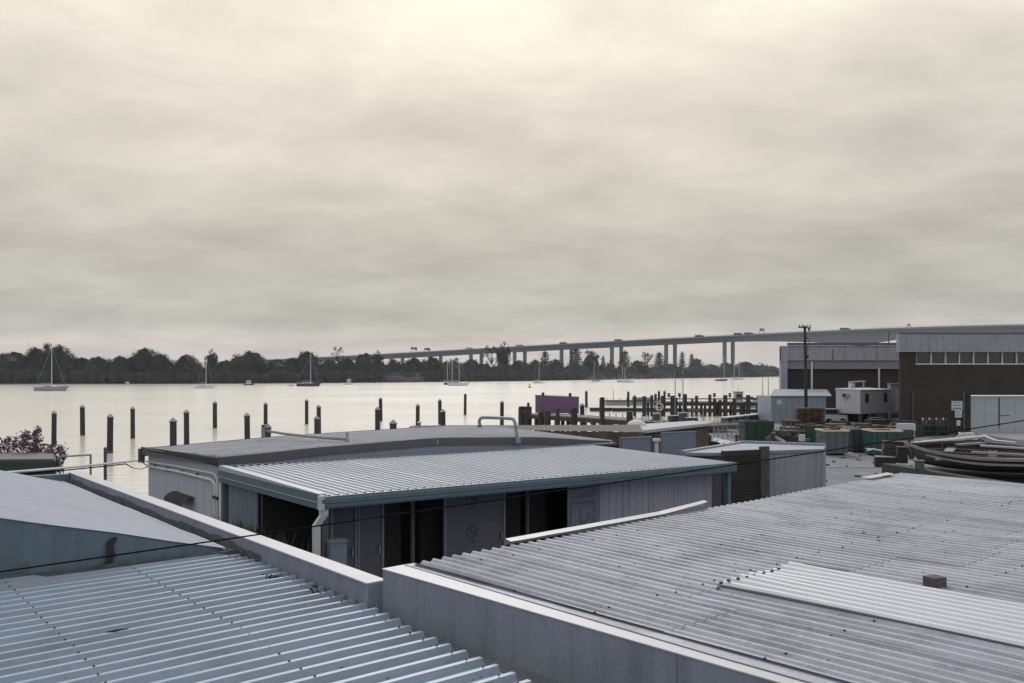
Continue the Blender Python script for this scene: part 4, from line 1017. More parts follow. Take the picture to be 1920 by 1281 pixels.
# ------------------------------------------------------------------ boats
def hull(mb, L, B, fb, bow_rake=.12, n=14, stern=.7, draft=.35, sheer=.25):
    rows = []
    for i in range(n + 1):
        k = i / n; x = -L / 2 + L * k
        hw = B / 2 * (stern + (1 - stern) * math.sin(min(1, k / .45) * math.pi / 2)) if k < .45 else B / 2 * max(.015, (1 - ((k - .45) / .55) ** 2.2))
        z1 = fb * (1 + sheer * (2 * k - .8) ** 2 * (1 if k > .4 else .3))
        xo = L * bow_rake * max(0, (k - .75) / .25) ** 1.5
        row = []
        for sgn in (-1, 1):
            pts_ = [(x + xo, hw, z1), (x + xo * .5, hw * .93, z1 * .4), (x, hw * .75, -draft * .5), (x - xo * .2, 0.0, -draft)]
            if sgn > 0: pts_ = pts_[:-1][::-1]
            row += [(a, sgn * b, c) for a, b, c in pts_]
        rows.append(row)
    mb.grid(rows)
    m = len(rows[0]); mb.f.append(tuple(range(m))); 
    # deck
    for i in range(n):
        o = len(mb.v); mb.v += [rows[i][0], rows[i + 1][0], rows[i + 1][-1], rows[i][-1]]; mb.f.append((o, o + 1, o + 2, o + 3))
    return mb
def place(t, rz):
    t.rotation_euler = (0, 0, rz)
def yacht(px, wl, Lpx, masts, hullm, label, flip=False, cover=True, heading=0., stays=True, extra=None):
    d = CH * F / (wl - HY); L = Lpx / F * d; B = L * .3; fb = L * .105 + .12
    t = thing('sailing_yacht', label, 'yacht', (0, 0, 0), 'yachts moored in the river')
    mb = hull(MB(), L * .92, B, fb); mb.build('hull', hullm, t)
    cb2 = MB(); zc_ = fb
    cb2.prism([(-L * .22, -B * .28), (L * .12, -B * .28), (L * .2, -B * .12), (L * .2, B * .12), (L * .12, B * .28), (-L * .22, B * .28)], zc_ - .05, [zc_ + L * .055] * 2 + [zc_ + L * .03] * 2 + [zc_ + L * .055] * 2)
    cab = cb2.build('cabin', 'hull_white', t)
    wmb = MB()
    for sgn in (-1, 1): wmb.box((-L * .05, sgn * (B * .28 + .01), zc_ + L * .03), (L * .2, .02, L * .018))
    wmb.build('cabin_window', 'boat_glass', cab)
    MB().prism([(-L * .46, -B * .3), (-L * .24, -B * .3), (-L * .24, B * .3), (-L * .46, B * .3)], zc_, zc_ + L * .02).build('cockpit_coaming', 'hull_white', t)
    for k, (mx, mtop) in enumerate(masts):
        lx = (mx - px) / F * d * (-1 if flip else 1); zt = Zat(mtop, d)
        m_ = MB().tube([(lx, 0, fb * .8), (lx, 0, zt)], [.012 * L ** .5 * 3.6, .008 * L ** .5 * 3.4], 6).build('mast', 'mast_alu', t)
        MB().bar((lx, -L * .05, fb + (zt - fb) * .62), (lx, L * .05, fb + (zt - fb) * .62), .05, .05).build('spreader', 'mast_alu', m_)
        if k == 0 or len(masts) > 1:
            bl_ = min(L * .38, (zt - fb) * .4)
            b_ = MB().tube([(lx, 0, fb + 1.15), (lx - bl_, 0, fb + 1.2)], .05, 6).build('boom', 'mast_alu', t)
            if cover: MB().tube([(lx - .1, 0, fb + 1.38), (lx - bl_ * .5, 0, fb + 1.36), (lx - bl_, 0, fb + 1.3)], [.17, .15, .09], 7).build('sail_cover', 'cover_blue', b_)
        if stays:
            sm = MB(); sm.tube([(lx, 0, zt - .1), (L * .47, 0, fb + .25)], .018, 4); sm.tube([(lx, 0, zt - .1), (-L * .45, 0, fb + .1)], .016, 4)
            sm.build('stay', 'mast_alu', m_)
    pm_ = MB()
    for e in (.47, .40, -.45):
        pm_.tube([(L * e, -B * .1, fb + .1), (L * e, -B * .1, fb + .8)], .025, 4)
    pm_.tube([(L * .47, -B * .1, fb + .8), (L * .1, -B * .36, fb + .7), (-L * .45, -B * .3, fb + .8)], .016, 4)
    pm_.build('guard_rail', 'mast_alu', t)
    t.location = (X(px, d), d, 0); t.rotation_euler = (0, 0, (math.pi if flip else 0) + heading)
    return t
yacht(94, 733, 60, [(97, 650)], 'hull_grey', 'grey-hulled yacht, largest and nearest, at far left of river', heading=.06)
yacht(383, 728.5, 36, [(386.5, 668)], 'hull_white', 'white yacht with dark boom cover, second yacht from the left', heading=-.05)
yacht(577, 724.5, 44, [(582.5, 663)], 'hull_dark', 'dark-hulled yacht with tall pale mast beyond the middle piles', heading=.05)
yacht(858, 723.5, 40, [(861, 672), (848, 676)], 'hull_white', 'two-masted pale yacht, right one of a close pair', heading=.03)
yacht(846, 721.5, 30, [(839, 678)], 'hull_dark', 'single-masted yacht half hidden behind the two-masted one', heading=.1)
yacht(1009, 719, 22, [(1011, 661)], 'hull_white', 'white-canopied yacht beyond the red buoy', heading=.3)
yacht(1117.5, 715.5, 16, [(1114, 676)], 'hull_grey', 'small pale yacht beside the mauve bank scrub', heading=.2)
yacht(1166, 716.5, 20, [(1167, 682)], 'hull_grey', 'pale yacht below the bridge piers, left one of two', heading=.2)
yacht(1176, 717.5, 26, [(1172, 688)], 'hull_white', 'low white yacht below the bridge piers, right one of two', flip=True)
yacht(1352, 714.5, 23, [(1357.5, 668)], 'hull_dark', 'dark yacht moored in front of the far tall pier', heading=.05)
yacht(1383, 712.5, 23, [(1377, 676), (1386, 684)], 'hull_white', 'white two-masted yacht right of the far tall pier', heading=-.05)
def cruiser(px, wl, Lpx, top, label, hullm='hull_white', flip=False, fly=True):
    d = CH * F / (wl - HY); L = Lpx / F * d; B = L * .34; fb = L * .11
    t = thing('motor_cruiser', label, 'motorboat', (0, 0, 0), 'motorboats moored in the river')
    hull(MB(), L * .94, B, fb, sheer=.4).build('hull', hullm, t)
    ht = Zat(top, d) - fb
    c_ = MB().prism([(-L * .18, -B * .34), (L * .2, -B * .34), (L * .2, B * .34), (-L * .18, B * .34)], fb - .05, fb + ht * .62); c_ = c_.build('wheelhouse', 'hull_white', t)
    wm = MB()
    for k in range(3):
        for sg in (-1, 1): wm.box((-L * .1 + k * L * .13, sg * (B * .34 + .01), fb + ht * .40), (L * .09, .03, ht * .22))
    wm.build('window', 'boat_glass', c_)
    MB().prism([(-L * .24, -B * .4), (L * .24, -B * .38), (L * .24, B * .38), (-L * .24, B * .4)], fb + ht * .62 + .004, fb + ht * .7).build('cabin_roof', 'hull_white', t)
    if fly:
        MB().box((-L * .02, 0, fb + ht * .82), (L * .2, B * .4, ht * .22)).build('flybridge', 'hull_grey', t)
    MB().tube([(-L * .05, 0, fb + ht * .7), (-L * .05, 0, fb + ht * 1.25)], .04, 5).build('aerial', 'mast_alu', t)
    t.location = (X(px, d), d, 0); t.rotation_euler = (0, 0, math.pi if flip else 0); return t
cruiser(238.5, 724, 15, 715, 'tiny pale motorboat against the dark left bank')
cruiser(466, 722.5, 19, 711, 'small white wheelhouse boat with dark hull between two yachts', 'hull_dark', fly=False)
cruiser(654, 721.5, 18, 709, 'white motor cruiser right of the dark-hulled yacht', flip=True)
# red buoy, dinghies
d = CH * F / (727 - HY); t = thing('red_buoy', 'small red channel buoy alone in mid river', 'buoy', (X(993, d), d, 0))
MB().lathe([(.7, -.3), (.8, 0), (.75, .35), (.3, .5)], (X(993, d), d, 0), 12).build('float', 'buoy_red', t); MB().lathe([(.25, .5), (.16, 1.3), (.28, 1.32), (.02, 1.8)], (X(993, d), d, 0), 10).build('top_mark', 'buoy_red', t)
d = CH * F / (723.5 - HY); t = thing('tender_dinghy', 'tiny low dinghy trailing left of the dark-hulled yacht', 'dinghy', (X(545, d), d, 0))
mb = hull(MB(), 2.6, 1.2, .35); mb.v = [(x + X(545, d), y + d, z) for x, y, z in mb.v]; mb.build('hull', 'hull_grey', t); MB().box((X(545, d), d, .38), (.25, 1.0, .05)).build('seat', 'timber_deck', t)
# cluttered workboat behind back jetty
d = 166; L = 7.2; cx_ = X(1412, d)
t = thing('cluttered_workboat', 'cluttered workboat piled with gear behind the back jetty', 'boat', (cx_, d, 0))
mb = hull(MB(), L, 2.4, .8); mb.v = [(x + cx_, y + d, z) for x, y, z in mb.v]; mb.build('hull', 'hull_grey', t)
MB().box((cx_ - 2.6, d, 1.9), (1.3, 1.6, 2.2)).build('wheelhouse', 'hull_grey', t)
MB().box((cx_ - 2.6, d - .82, 2.35), (1.0, .03, .6)).build('window', 'boat_glass', t)
MB().box((cx_ - 2.6, d, 3.06), (1.6, 1.9, .1)).build('wheelhouse_roof', 'cover_blue', t)
for i in range(26):
    MB().box((cx_ + R.uniform(-1.8, 3), d + R.uniform(-.9, .6), 1.0 + R.uniform(0, 1.15)), (R.uniform(.2, .9), R.uniform(.2, .6), R.uniform(.15, .5)), R.random() * 3).build('deck_gear', R.choice(['scrap', 'scrap', 'hull_grey', 'cover_blue', 'slab_pale']), t)
MB().tube([(cx_ - 1.8, d, 2.0), (cx_ + .6, d, 1.75), (cx_ + 3.2, d - .2, 2.5)], [.16, .22, .1], 7).build('furled_canopy', 'cover_blue', t)
MB().tube([(cx_ - 2.6, d, 3.1), (cx_ - 2.6, d, 4.0)], .06, 6).build('aerial', 'mast_alu', t)

# ------------------------------------------------------------------ yard: sea wall coping, brick warehouses
cw = thing('seawall_coping', 'pale low sea wall coping along the yard edge by the jetties', 'wall', (24, 99, GZ))
MB().wall((20.6, 92.6), (28.3, 103.6), GZ - 1.5, 2.0, .5, .5).build('wall', 'yard_concrete', cw)
MB().wall((20.5, 92.4), (28.4, 103.8), 2.004, 2.12, .7, .5).build('coping', 'slab_white', cw)
for i in range(7):
    k = (i + .5) / 7; MB().box((20.6 + 7.7 * k + .25, 92.6 + 11 * k - .3, 1.75), (.35, .3, .4), .96).build('fender', 'rubber', cw)

WB = thing('brick_warehouse', 'long dark brick warehouse with pale metal upper band behind the power pole', 'building', (36, 104, GZ))
D1 = 104; xl, xr = X(1463, D1), X(1690, D1); z_ = lambda y: Zat(y, D1)
MB().prism([(xl + .7, D1 + .5), (xr + 3, D1 + .5), (xr + 8, D1 + 12), (xl + 4.6, D1 + 12)], GZ, z_(676)).build('wall', 'brick_wall', WB)
n_ = 6
for i in range(n_):
    x0 = xl + .75 + (xr - xl - .75) * i / n_; x1 = xl + .75 + (xr - xl - .75) * (i + 1) / n_ - .02
    MB().box(((x0 + x1) / 2, D1 + .1, (z_(648) + z_(676)) / 2), (x1 - x0, .3, z_(648) - z_(676))).build('upper_panel', 'metal_warm', WB)
MB().prism([(xl + .8, D1 + .26), (xr, D1 + .26), (xr + 4, D1 + 12), (xl + 4.8, D1 + 12)], z_(650), z_(649)).build('roof', 'metal_pale', WB)
MB().box((X(1580, D1), D1 + .0, (z_(643) + z_(647.5)) / 2), (X(1683, D1) - X(1477, D1), .5, z_(643) - z_(647.5))).build('roof_gutter', 'fascia_dark', WB)
MB().box(((X(1477, D1) + xr) / 2, D1 + .3, (z_(677) + z_(692)) / 2), (xr - X(1477, D1), .35, z_(677) - z_(692))).build('lintel_band', 'lintel_grey', WB)
MB().box((X(1469, D1), D1 + .05, (z_(650) + GZ) / 2), (X(1475, D1) - xl, .7, z_(650) - GZ)).build('corner_column', 'metal_pale', WB)
MB().box(((X(1463, D1) + X(1478, D1)) / 2, D1 - .12, (z_(649) + z_(677)) / 2), (X(1478, D1) - xl, .4, z_(649) - z_(677))).build('corner_cap', 'metal_pale', WB)
for px, y0, y1 in ((1522, 678, 735), (1648, 690, 729)): MB().tube([(X(px, D1), D1 - .02, z_(y0)), (X(px, D1), D1 - .02, z_(y1))], .11, 8).build('downpipe', 'frame_white', WB)
MB().box((X(1500, D1), D1 + .3, z_(733)), (X(1526, D1) - X(1475, D1), .5, .14)).build('sill', 'frame_white', WB)
MB().box((X(1498, D1), D1 + .44, (z_(692) + z_(733)) / 2), (X(1521, D1) - X(1476, D1), .06, z_(692) - z_(733))).build('opening_panel', 'interior_dark', WB)
for px, y0, y1, w_, m_ in ((1561, 655, 675, .14, 'ink_dark'), (1643.5, 649, 675, .12, 'rust_streak'), (1680, 651, 672, .07, 'rust_streak')):
    rws = []
    for i in range(7):
        z = z_(y0) + (z_(y1) - z_(y0)) * i / 6; ww = w_ * (.4 + .6 * R.random()); x = X(px, D1) + R.uniform(-.02, .02); rws.append([(x - ww / 2, D1 - .054, z), (x + ww / 2, D1 - .054, z)])
    MB().grid(rws).build('stain', m_, WB)
MB().tube([(X(1673, D1), D1 + 1, z_(648)), (X(1673, D1), D1 + 1, z_(622))], .06, 6).build('roof_mast', 'fascia_dark', WB)

W2 = thing('tall_brick_workshop', 'dark brick workshop with window strip and roller door at right edge', 'building', (40, 76, GZ))
D2_ = 76; zz = lambda y: Zat(y, D2_); xx = lambda p: X(p, D2_)
XR = xx(2080)
def wallbox(x0, x1, z0, z1, m, name='wall', y0=D2_, th=.3): return MB().box(((x0 + x1) / 2, y0 + th / 2, (z0 + z1) / 2), (x1 - x0, th, z1 - z0)).build(name, m, W2)
wallbox(xx(1688), xx(1718), zz(683.5), zz(660), 'brick_wall'); wallbox(xx(1688), xx(1808), GZ, zz(683.6), 'brick_wall')
wallbox(xx(1808), XR, zz(741), zz(683.6), 'brick_wall')
wallbox(xx(1808), xx(1821), GZ, zz(741.1), 'interior_dark', 'door_reveal', D2_ + .1)
MB().prism([(xx(1689), D2_ + .31), (xx(1689) + .4, D2_ + .31), (xx(1689) + 9.4, D2_ + 20), (xx(1689) + 9, D2_ + 20)], GZ, zz(660)).build('wall', 'brick_wall', W2)
for i in range(7):
    x0 = xx(1683) + (XR - xx(1683)) * i / 7; x1 = xx(1683) + (XR - xx(1683)) * (i + 1) / 7 - .015
    MB().box(((x0 + x1) / 2, D2_ + .0, (zz(626) + zz(660.2)) / 2), (x1 - x0, .5, zz(626) - zz(660.2))).build('upper_panel', 'metal_pale', W2)
MB().prism([(xx(1684), D2_ + .26), (XR, D2_ + .26), (XR + 9, D2_ + 20), (xx(1684) + 9, D2_ + 20)], zz(660), zz(627)).build('roof', 'metal_pale', W2)
MB().box(((xx(1683) + XR) / 2, D2_ - .02, zz(625)), (XR - xx(1683), .58, .08)).build('roof_trim', 'fascia_dark', W2)
px_ = [1718, 1746.5, 1773.5, 1799.5, 1826, 1853, 1880, 1907, 1934, 1961]
for a_, b_ in zip(px_, px_[1:]):
    w_ = MB().box(((xx(a_) + xx(b_)) / 2, D2_ + .2, (zz(661) + zz(682)) / 2), (xx(b_) - xx(a_) - .02, .03, zz(661) - zz(682))).build('window', 'glass_dark', W2)
    MB().box((xx(a_), D2_ + .12, (zz(661) + zz(682)) / 2), (.09, .16, zz(661) - zz(682))).build('mullion', 'frame_white', w_)
MB().box(((xx(1718) + xx(1961)) / 2, D2_ + .1, zz(682.8)), (xx(1961) - xx(1716), .3, .09)).build('window_sill', 'frame_white', W2)
wallbox(xx(1961), XR, zz(683.5), zz(660), 'brick_wall')
# roller door built of slats
dr = MB().box(((xx(1822) + xx(2000)) / 2, D2_ + .26, (zz(743) + GZ) / 2), (xx(2000) - xx(1822), .04, zz(743) - GZ)).build('roller_door', 'door_pale', W2)
for px0, px1 in ((1822.5, 1849), (1849.4, 1874.3), (1876.5, 1905), (1905.4, 1935), (1935.4, 1965)):
    MB().box(((xx(px0) + xx(px1)) / 2, D2_ + .215, (zz(743) + GZ) / 2), (xx(px1) - xx(px0), .05, zz(743) - GZ - .02)).build('door_leaf', 'door_pale', dr)
MB().box((xx(1875.4), D2_ + .2, (zz(746) + zz(800)) / 2), (.1, .06, zz(746) - zz(800))).build('door_track', 'ink_dark', dr)
MB().box((xx(1886), D2_ + .18, zz(779.5)), (.8, .03, .06)).build('door_bar', 'panel_grey', dr)
wallbox(xx(2000), XR, GZ, zz(741.1), 'brick_wall')
MB().tube([(xx(1806), D2_ - .08, zz(735)), (xx(1806), D2_ - .08, GZ)], .07, 6).build('downpipe', 'panel_grey', W2)
MB().tube([(xx(1711), D2_ - .06, zz(735)), (xx(1711), D2_ - .06, GZ)], .05, 6).build('downpipe', 'panel_grey', W2)
ap = MB().prism([(xx(1822), 69), (XR, 69), (XR, 75.9), (xx(1822), 75.9)], GZ, GZ + .10).build('concrete_apron', 'concrete_pale'); struct(ap)
# wall signs
def wall_sign(px0, px1, y0, y1, rows_, label, m='frame_white'):
    t = thing('wall_sign', label, 'sign', (xx((px0 + px1) / 2), D2_ - .06, zz(y1)))
    MB().box(((xx(px0) + xx(px1)) / 2, D2_ - .05, (zz(y0) + zz(y1)) / 2), (xx(px1) - xx(px0), .04, zz(y0) - zz(y1))).build('board', m, t)
    if rows_:
        mb = MB()
        for (k, h) in rows_:
            x = xx(px0) + .08
            while x < xx(px1) - .12:
                wd = R.uniform(.04, .11); z = zz(y0) - (zz(y0) - zz(y1)) * k; x2 = min(x + wd, xx(px1) - .06)
                mb.add([(x, D2_ - .074, z - h / 2), (x2, D2_ - .074, z - h / 2), (x2, D2_ - .074, z + h / 2), (x, D2_ - .074, z + h / 2)], [(0, 1, 2, 3)]); x = x2 + .03
        mb.build('lettering', 'fascia_teal', t)
    return t
wall_sign(1783.5, 1804, 752, 769.5, ((.16, .07), (.45, .10), (.80, .14)), 'white notice board with three lines of lettering on brick wall')
wall_sign(1790, 1803, 769.8, 783, ((.25, .05), (.5, .05), (.75, .05)), 'narrower notice fixed directly below the lettered board')
wall_sign(1793, 1800, 788, 798.5, (), 'small blank plate low on the brick wall below the notices')

# gas cylinders
for i in range(8):
    px = 1730 + i * 6.4; d = 74.6 + (i % 2) * .25; x = X(px, d)
    t = thing('gas_cylinder', ordn(i) + ' gas cylinder from the left in the row against the brick workshop', 'cylinder', (x, d, GZ), 'gas cylinders by the workshop')
    o = MB().lathe([(.11, 0), (.115, 1.0), (.10, 1.12), (.05, 1.2), (.05, 1.24)], (x, d, GZ), 10).build('body', ['scrap', 'bin_grey', 'scrap', 'bin_dark'][i % 4], t, smooth=True)
    MB().lathe([(.075, 1.25), (.08, 1.30), (.06, 1.42)], (x, d, GZ), 8).build('valve_guard', 'slab_white' if i % 2 == 0 else 'panel_grey', t)
ck = thing('cylinder_rack', 'dark steel rack holding the gas cylinders', 'rack', (X(1752, 74.4), 74.4, GZ))
for z in (GZ + .35, GZ + .85): MB().box((X(1752, 74.3), 74.3, z), (2.5, .05, .06)).build('rail', 'scrap', ck)
for px in (1724, 1740, 1757, 1780): MB().box((X(px, 74.3), 74.26, GZ + .5), (.05, .05, 1.0)).build('post', 'scrap', ck)

# white bench box, rope heap
p = P(1698, 795, 70); t = thing('white_work_table', 'white-topped table against the clutter left of the gas cylinders', 'table', (p.x, p.y, GZ))
MB().box((p.x, p.y, p.z - .22), (1.18, .7, .5)).build('top_box', 'cabin_white', t)
for dx in (-.52, .52): MB().box((p.x + dx, p.y, (p.z - .47 + GZ) / 2), (.07, .6, p.z - .47 - GZ)).build('leg', 'cabin_grey', t)
p = P(1812, 812, 66); mb = MB()
for k in range(5):
    mb.tube([(p.x + R.uniform(-.1, .1) + .7 * math.cos(a) * (1 - .1 * k), p.y + .4 * math.sin(a), GZ + .35 + .1 * k + .03 * math.sin(3 * a)) for a in [i * .35 for i in range(19)]], .045, 5)
t = thing('rope_coil', 'tangled pale rope coil lying on a low dark pallet by the workshop', 'rope', (p.x, p.y, GZ)); mb.build('coil', 'frame_white', t)
MB().box((p.x, p.y, GZ + .16), (1.9, 1.2, .3)).build('base', 'scrap', t)

# ------------------------------------------------------------------ pale blue shed, cabin, pole, timber stack
SB = thing('pale_blue_shed', 'small pale blue shed at the water edge left of the power pole', 'shed', (28, 94, GZ))
x0, x1 = X(1446, 94), X(1549, 94); ze = Zat(743, 94)
MB().box(((x0 + x1) / 2, 94.08, (ze + GZ) / 2), (x1 - x0, .12, ze - GZ)).build('wall', 'shed_blue', SB)
MB().prism([(x0, 94.15), (x1, 94.15), (x1, 99.2), (x0, 99.2)], GZ, ze - .02).build('wall', 'shed_blue', SB)
MB().add([(x0 - .15, 93.85, ze - .02), (x1 + .5, 93.85, ze - .02), (x1 + 1.6, 98.6, ze + .55), (x0 + 1.5, 98.6, ze + .55), (x0 - .15, 93.85, ze + .04), (x1 + .5, 93.85, ze + .04), (x1 + 1.6, 98.6, ze + .61), (x0 + 1.5, 98.6, ze + .61)],
         [(3, 2, 1, 0), (4, 5, 6, 7), (0, 1, 5, 4), (1, 2, 6, 5), (2, 3, 7, 6), (3, 0, 4, 7)]).build('roof', 'shed_roof', SB)
MB().box((X(1461, 94), 93.99, Zat(754, 94)), (.45, .04, .5)).build('sign_plate', 'cabin_white', SB)
for i in range(9): MB().box((x0 + (x1 - x0) * (i + .5) / 9, 94.0, (ze + GZ) / 2), (.03, .05, ze - GZ - .1)).build('batten', 'shed_blue', SB)

PC = thing('portable_cabin', 'white portable site cabin raised on stumps in front of brick warehouse', 'cabin', (33, 90, GZ))
c0 = Vector((32.3, 88)); el = Vector((-.6, .8)); er = Vector((.8, .6)); zb_, zt_ = 2.74, 4.88
q = [c0, c0 + er * 5, c0 + er * 5 + el * 2.6, c0 + el * 2.6]
MB().prism([(p.x, p.y) for p in q], zb_, zt_ - .1).build('body', 'cabin_white', PC)
ce = c0 - el * .06 - er * .06; q = [ce, ce + er * 5.12, ce + er * 5.12 + el * 2.72, ce + el * 2.72]
MB().prism([(p.x, p.y) for p in q], zt_ - .097, [zt_, zt_, zt_ + .1, zt_ + .1]).build('roof', 'cabin_white', PC)
MB().prism([(p.x, p.y) for p in q], zb_ - .12, zb_ - .004).build('floor_frame', 'cabin_grey', PC)
for k in range(5): p = c0 + el * (.26 + .52 * k) - er * .012; MB().wall(p - el * .25, p + el * .25, zb_ + .02, zt_ - .12, .02, .5).build('wall_panel', 'cabin_white', PC)
ac = MB().wall(c0 + el * 1.2 - er * .2, c0 + el * 1.75 - er * .2, zt_ - .72, zt_ - .35, .36, .5).build('air_conditioner', 'cabin_grey', PC)
MB().wall(c0 + el * 1.3 - er * .39, c0 + el * 1.65 - er * .39, zt_ - .68, zt_ - .4, .02, .5).build('grille', 'ink_dark', ac)
for s in (.75, 3.8):
    w_ = MB().wall(c0 + er * s - el * .02, c0 + er * (s + .55) - el * .02, zb_ + .95, zb_ + 1.75, .04, .5).build('window', 'glass_dark', PC)
for s in (.3, 2.4, 4.6):
    for t_ in (.2, 2.3): p = c0 + er * s + el * t_; MB().box((p.x, p.y, (GZ + zb_ - .12) / 2), (.25, .25, zb_ - .12 - GZ)).build('stump', 'scrap', PC)
MB().wall(c0 + el * 2.5 + er * .3, c0 + el * 2.5 + er * 4.8, GZ, zb_ - .13, .05, .5).build('rear_skirt', 'scrap', PC)
rf = thing('roof_frame', 'pale metal frame and duct on the cabin roof', 'frame', (34, 90, zt_))
p = c0 + er * 1.0 + el * 1.8
for s in (0, 2.3): MB().box((p.x + er.x * s, p.y + er.y * s, zt_ + .38), (.1, .1, .62)).build('post', 'cabin_grey', rf)
MB().bar((p.x, p.y, zt_ + .68), (p.x + er.x * 2.4, p.y + er.y * 2.4, zt_ + .74), .3, .12).build('beam', 'cabin_grey', rf)
MB().box((p.x + .2, p.y, zt_ + .35), (.5, .4, .5), .64).build('duct', 'cabin_white', rf)
cab = thing('tall_white_cabinet', 'tall narrow white cabinet between the cabin and brick workshop', 'cabinet', (X(1679, 93), 93, GZ))
MB().box((X(1679, 93), 93.4, (Zat(721, 93) + Zat(775, 93)) / 2), (.95, .8, Zat(721, 93) - Zat(775, 93))).build('body', 'metal_pale', cab)
MB().box((X(1679, 93), 93.35, Zat(720, 93) + .03), (1.05, .95, .06)).build('top', 'metal_pale', cab)
MB().box((X(1682, 93), 92.98, Zat(752, 93)), (.32, .03, 2.2)).build('door', 'cabin_grey', cab)
MB().box((X(1679, 93), 93.4, (GZ + Zat(775, 93)) / 2), (.9, .75, Zat(775, 93) - GZ - .01)).build('plinth', 'panel_grey', cab)

PP = thing('power_pole', 'tall dark timber power pole with short crossarm', 'power pole', (X(1510, 86), 86, GZ))
MB().tube([(X(1512, 86), 86, GZ), P(1509, 611, 86)], [.17, .115], 10).build('shaft', 'timber_pile', PP)
MB().bar(P(1497.5, 613.5, 85.85), P(1520, 615, 85.85), .1, .12).build('crossarm', 'timber_pile', PP)
for px in (1499, 1505, 1514, 1519): MB().lathe([(.03, 0), (.07, .05), (.05, .12), (.02, .18)], (X(px, 85.85), 85.85, Zat(613.5, 85.85) + .04), 8).build('insulator', 'panel_grey', PP)
MB().box(P(1517, 618.5, 85.85), (.14, .14, .25)).build('fuse_box', 'timber_pile', PP)
MB().tube([P(1511, 632, 85.8), P(1518, 638, 85.8), P(1514, 650, 85.85), P(1512, 668, 85.9)], .025, 5).build('drop_wire', 'cable_black', PP)
MB().box(P(1514, 669, 85.8), (.18, .18, .25)).build('junction_box', 'timber_pile', PP)

TS = thing('timber_stack', 'brown stack of crates and timber below the power pole', 'timber stack', (X(1522, 84), 84, GZ))
zz0 = GZ
lay = [(1497, 1548)] * 11
for i, (a_, b_) in enumerate(lay):
    for j in range(4):
        x0 = X(a_, 84) + (X(b_, 84) - X(a_, 84)) * j / 4 + R.uniform(-.03, .03); x1 = x0 + (X(b_, 84) - X(a_, 84)) / 4 - .05
        MB().box(((x0 + x1) / 2, 84.5 + R.uniform(-.08, .08), zz0 + .075), (x1 - x0, 1.1, .13)).build('baulk', 'timber_brown', TS)
    zz0 += .168
MB().box((X(1515, 83.6), 83.6, GZ + .6), (.1, .1, 1.2)).build('stake', 'timber_brown', TS); MB().box((X(1540, 83.6), 83.6, GZ + .6), (.1, .1, 1.2)).build('stake', 'timber_brown', TS)
TS2 = thing('low_timber_stack', 'lower brown timber stack left of the tall one', 'timber stack', (X(1484, 82), 82, GZ))
for i in range(5):
    for j in range(3): MB().box((X(1478 + j * 9, 82) + R.uniform(-.05, .05), 82.4, GZ + .09 + i * .17), (.4, 1.4, .14), R.uniform(-.1, .1)).build('baulk', 'timber_brown', TS2)

pk = thing('parked_ute', 'pale parked vehicle half hidden between timber stack and cabin', 'vehicle', (X(1554, 90), 90, GZ))
px0 = X(1540, 90)
MB().add([(px0, 89.2, GZ + .35), (px0 + 2.2, 89.2, GZ + .35), (px0 + 2.2, 90.8, GZ + .35), (px0, 90.8, GZ + .35), (px0, 89.2, GZ + 1.0), (px0 + 2.2, 89.2, GZ + .95), (px0 + 2.2, 90.8, GZ + .95), (px0, 90.8, GZ + 1.0)], [(3, 2, 1, 0), (4, 5, 6, 7), (0, 1, 5, 4), (1, 2, 6, 5), (2, 3, 7, 6), (3, 0, 4, 7)]).build('body', 'cabin_white', pk)
MB().prism([(px0 + .1, 89.3), (px0 + 1.4, 89.3), (px0 + 1.4, 90.7), (px0 + .1, 90.7)], GZ + 1.0, GZ + 1.55).build('cab', 'hull_grey', pk)
MB().box((px0 + .75, 89.29, GZ + 1.28), (1.1, .03, .38)).build('window', 'boat_glass', pk)
for dx in (.45, 1.75): MB().tube([(px0 + dx, 89.15, GZ + .33), (px0 + dx, 89.4, GZ + .33)], .33, 14).build('wheel', 'rubber', pk)

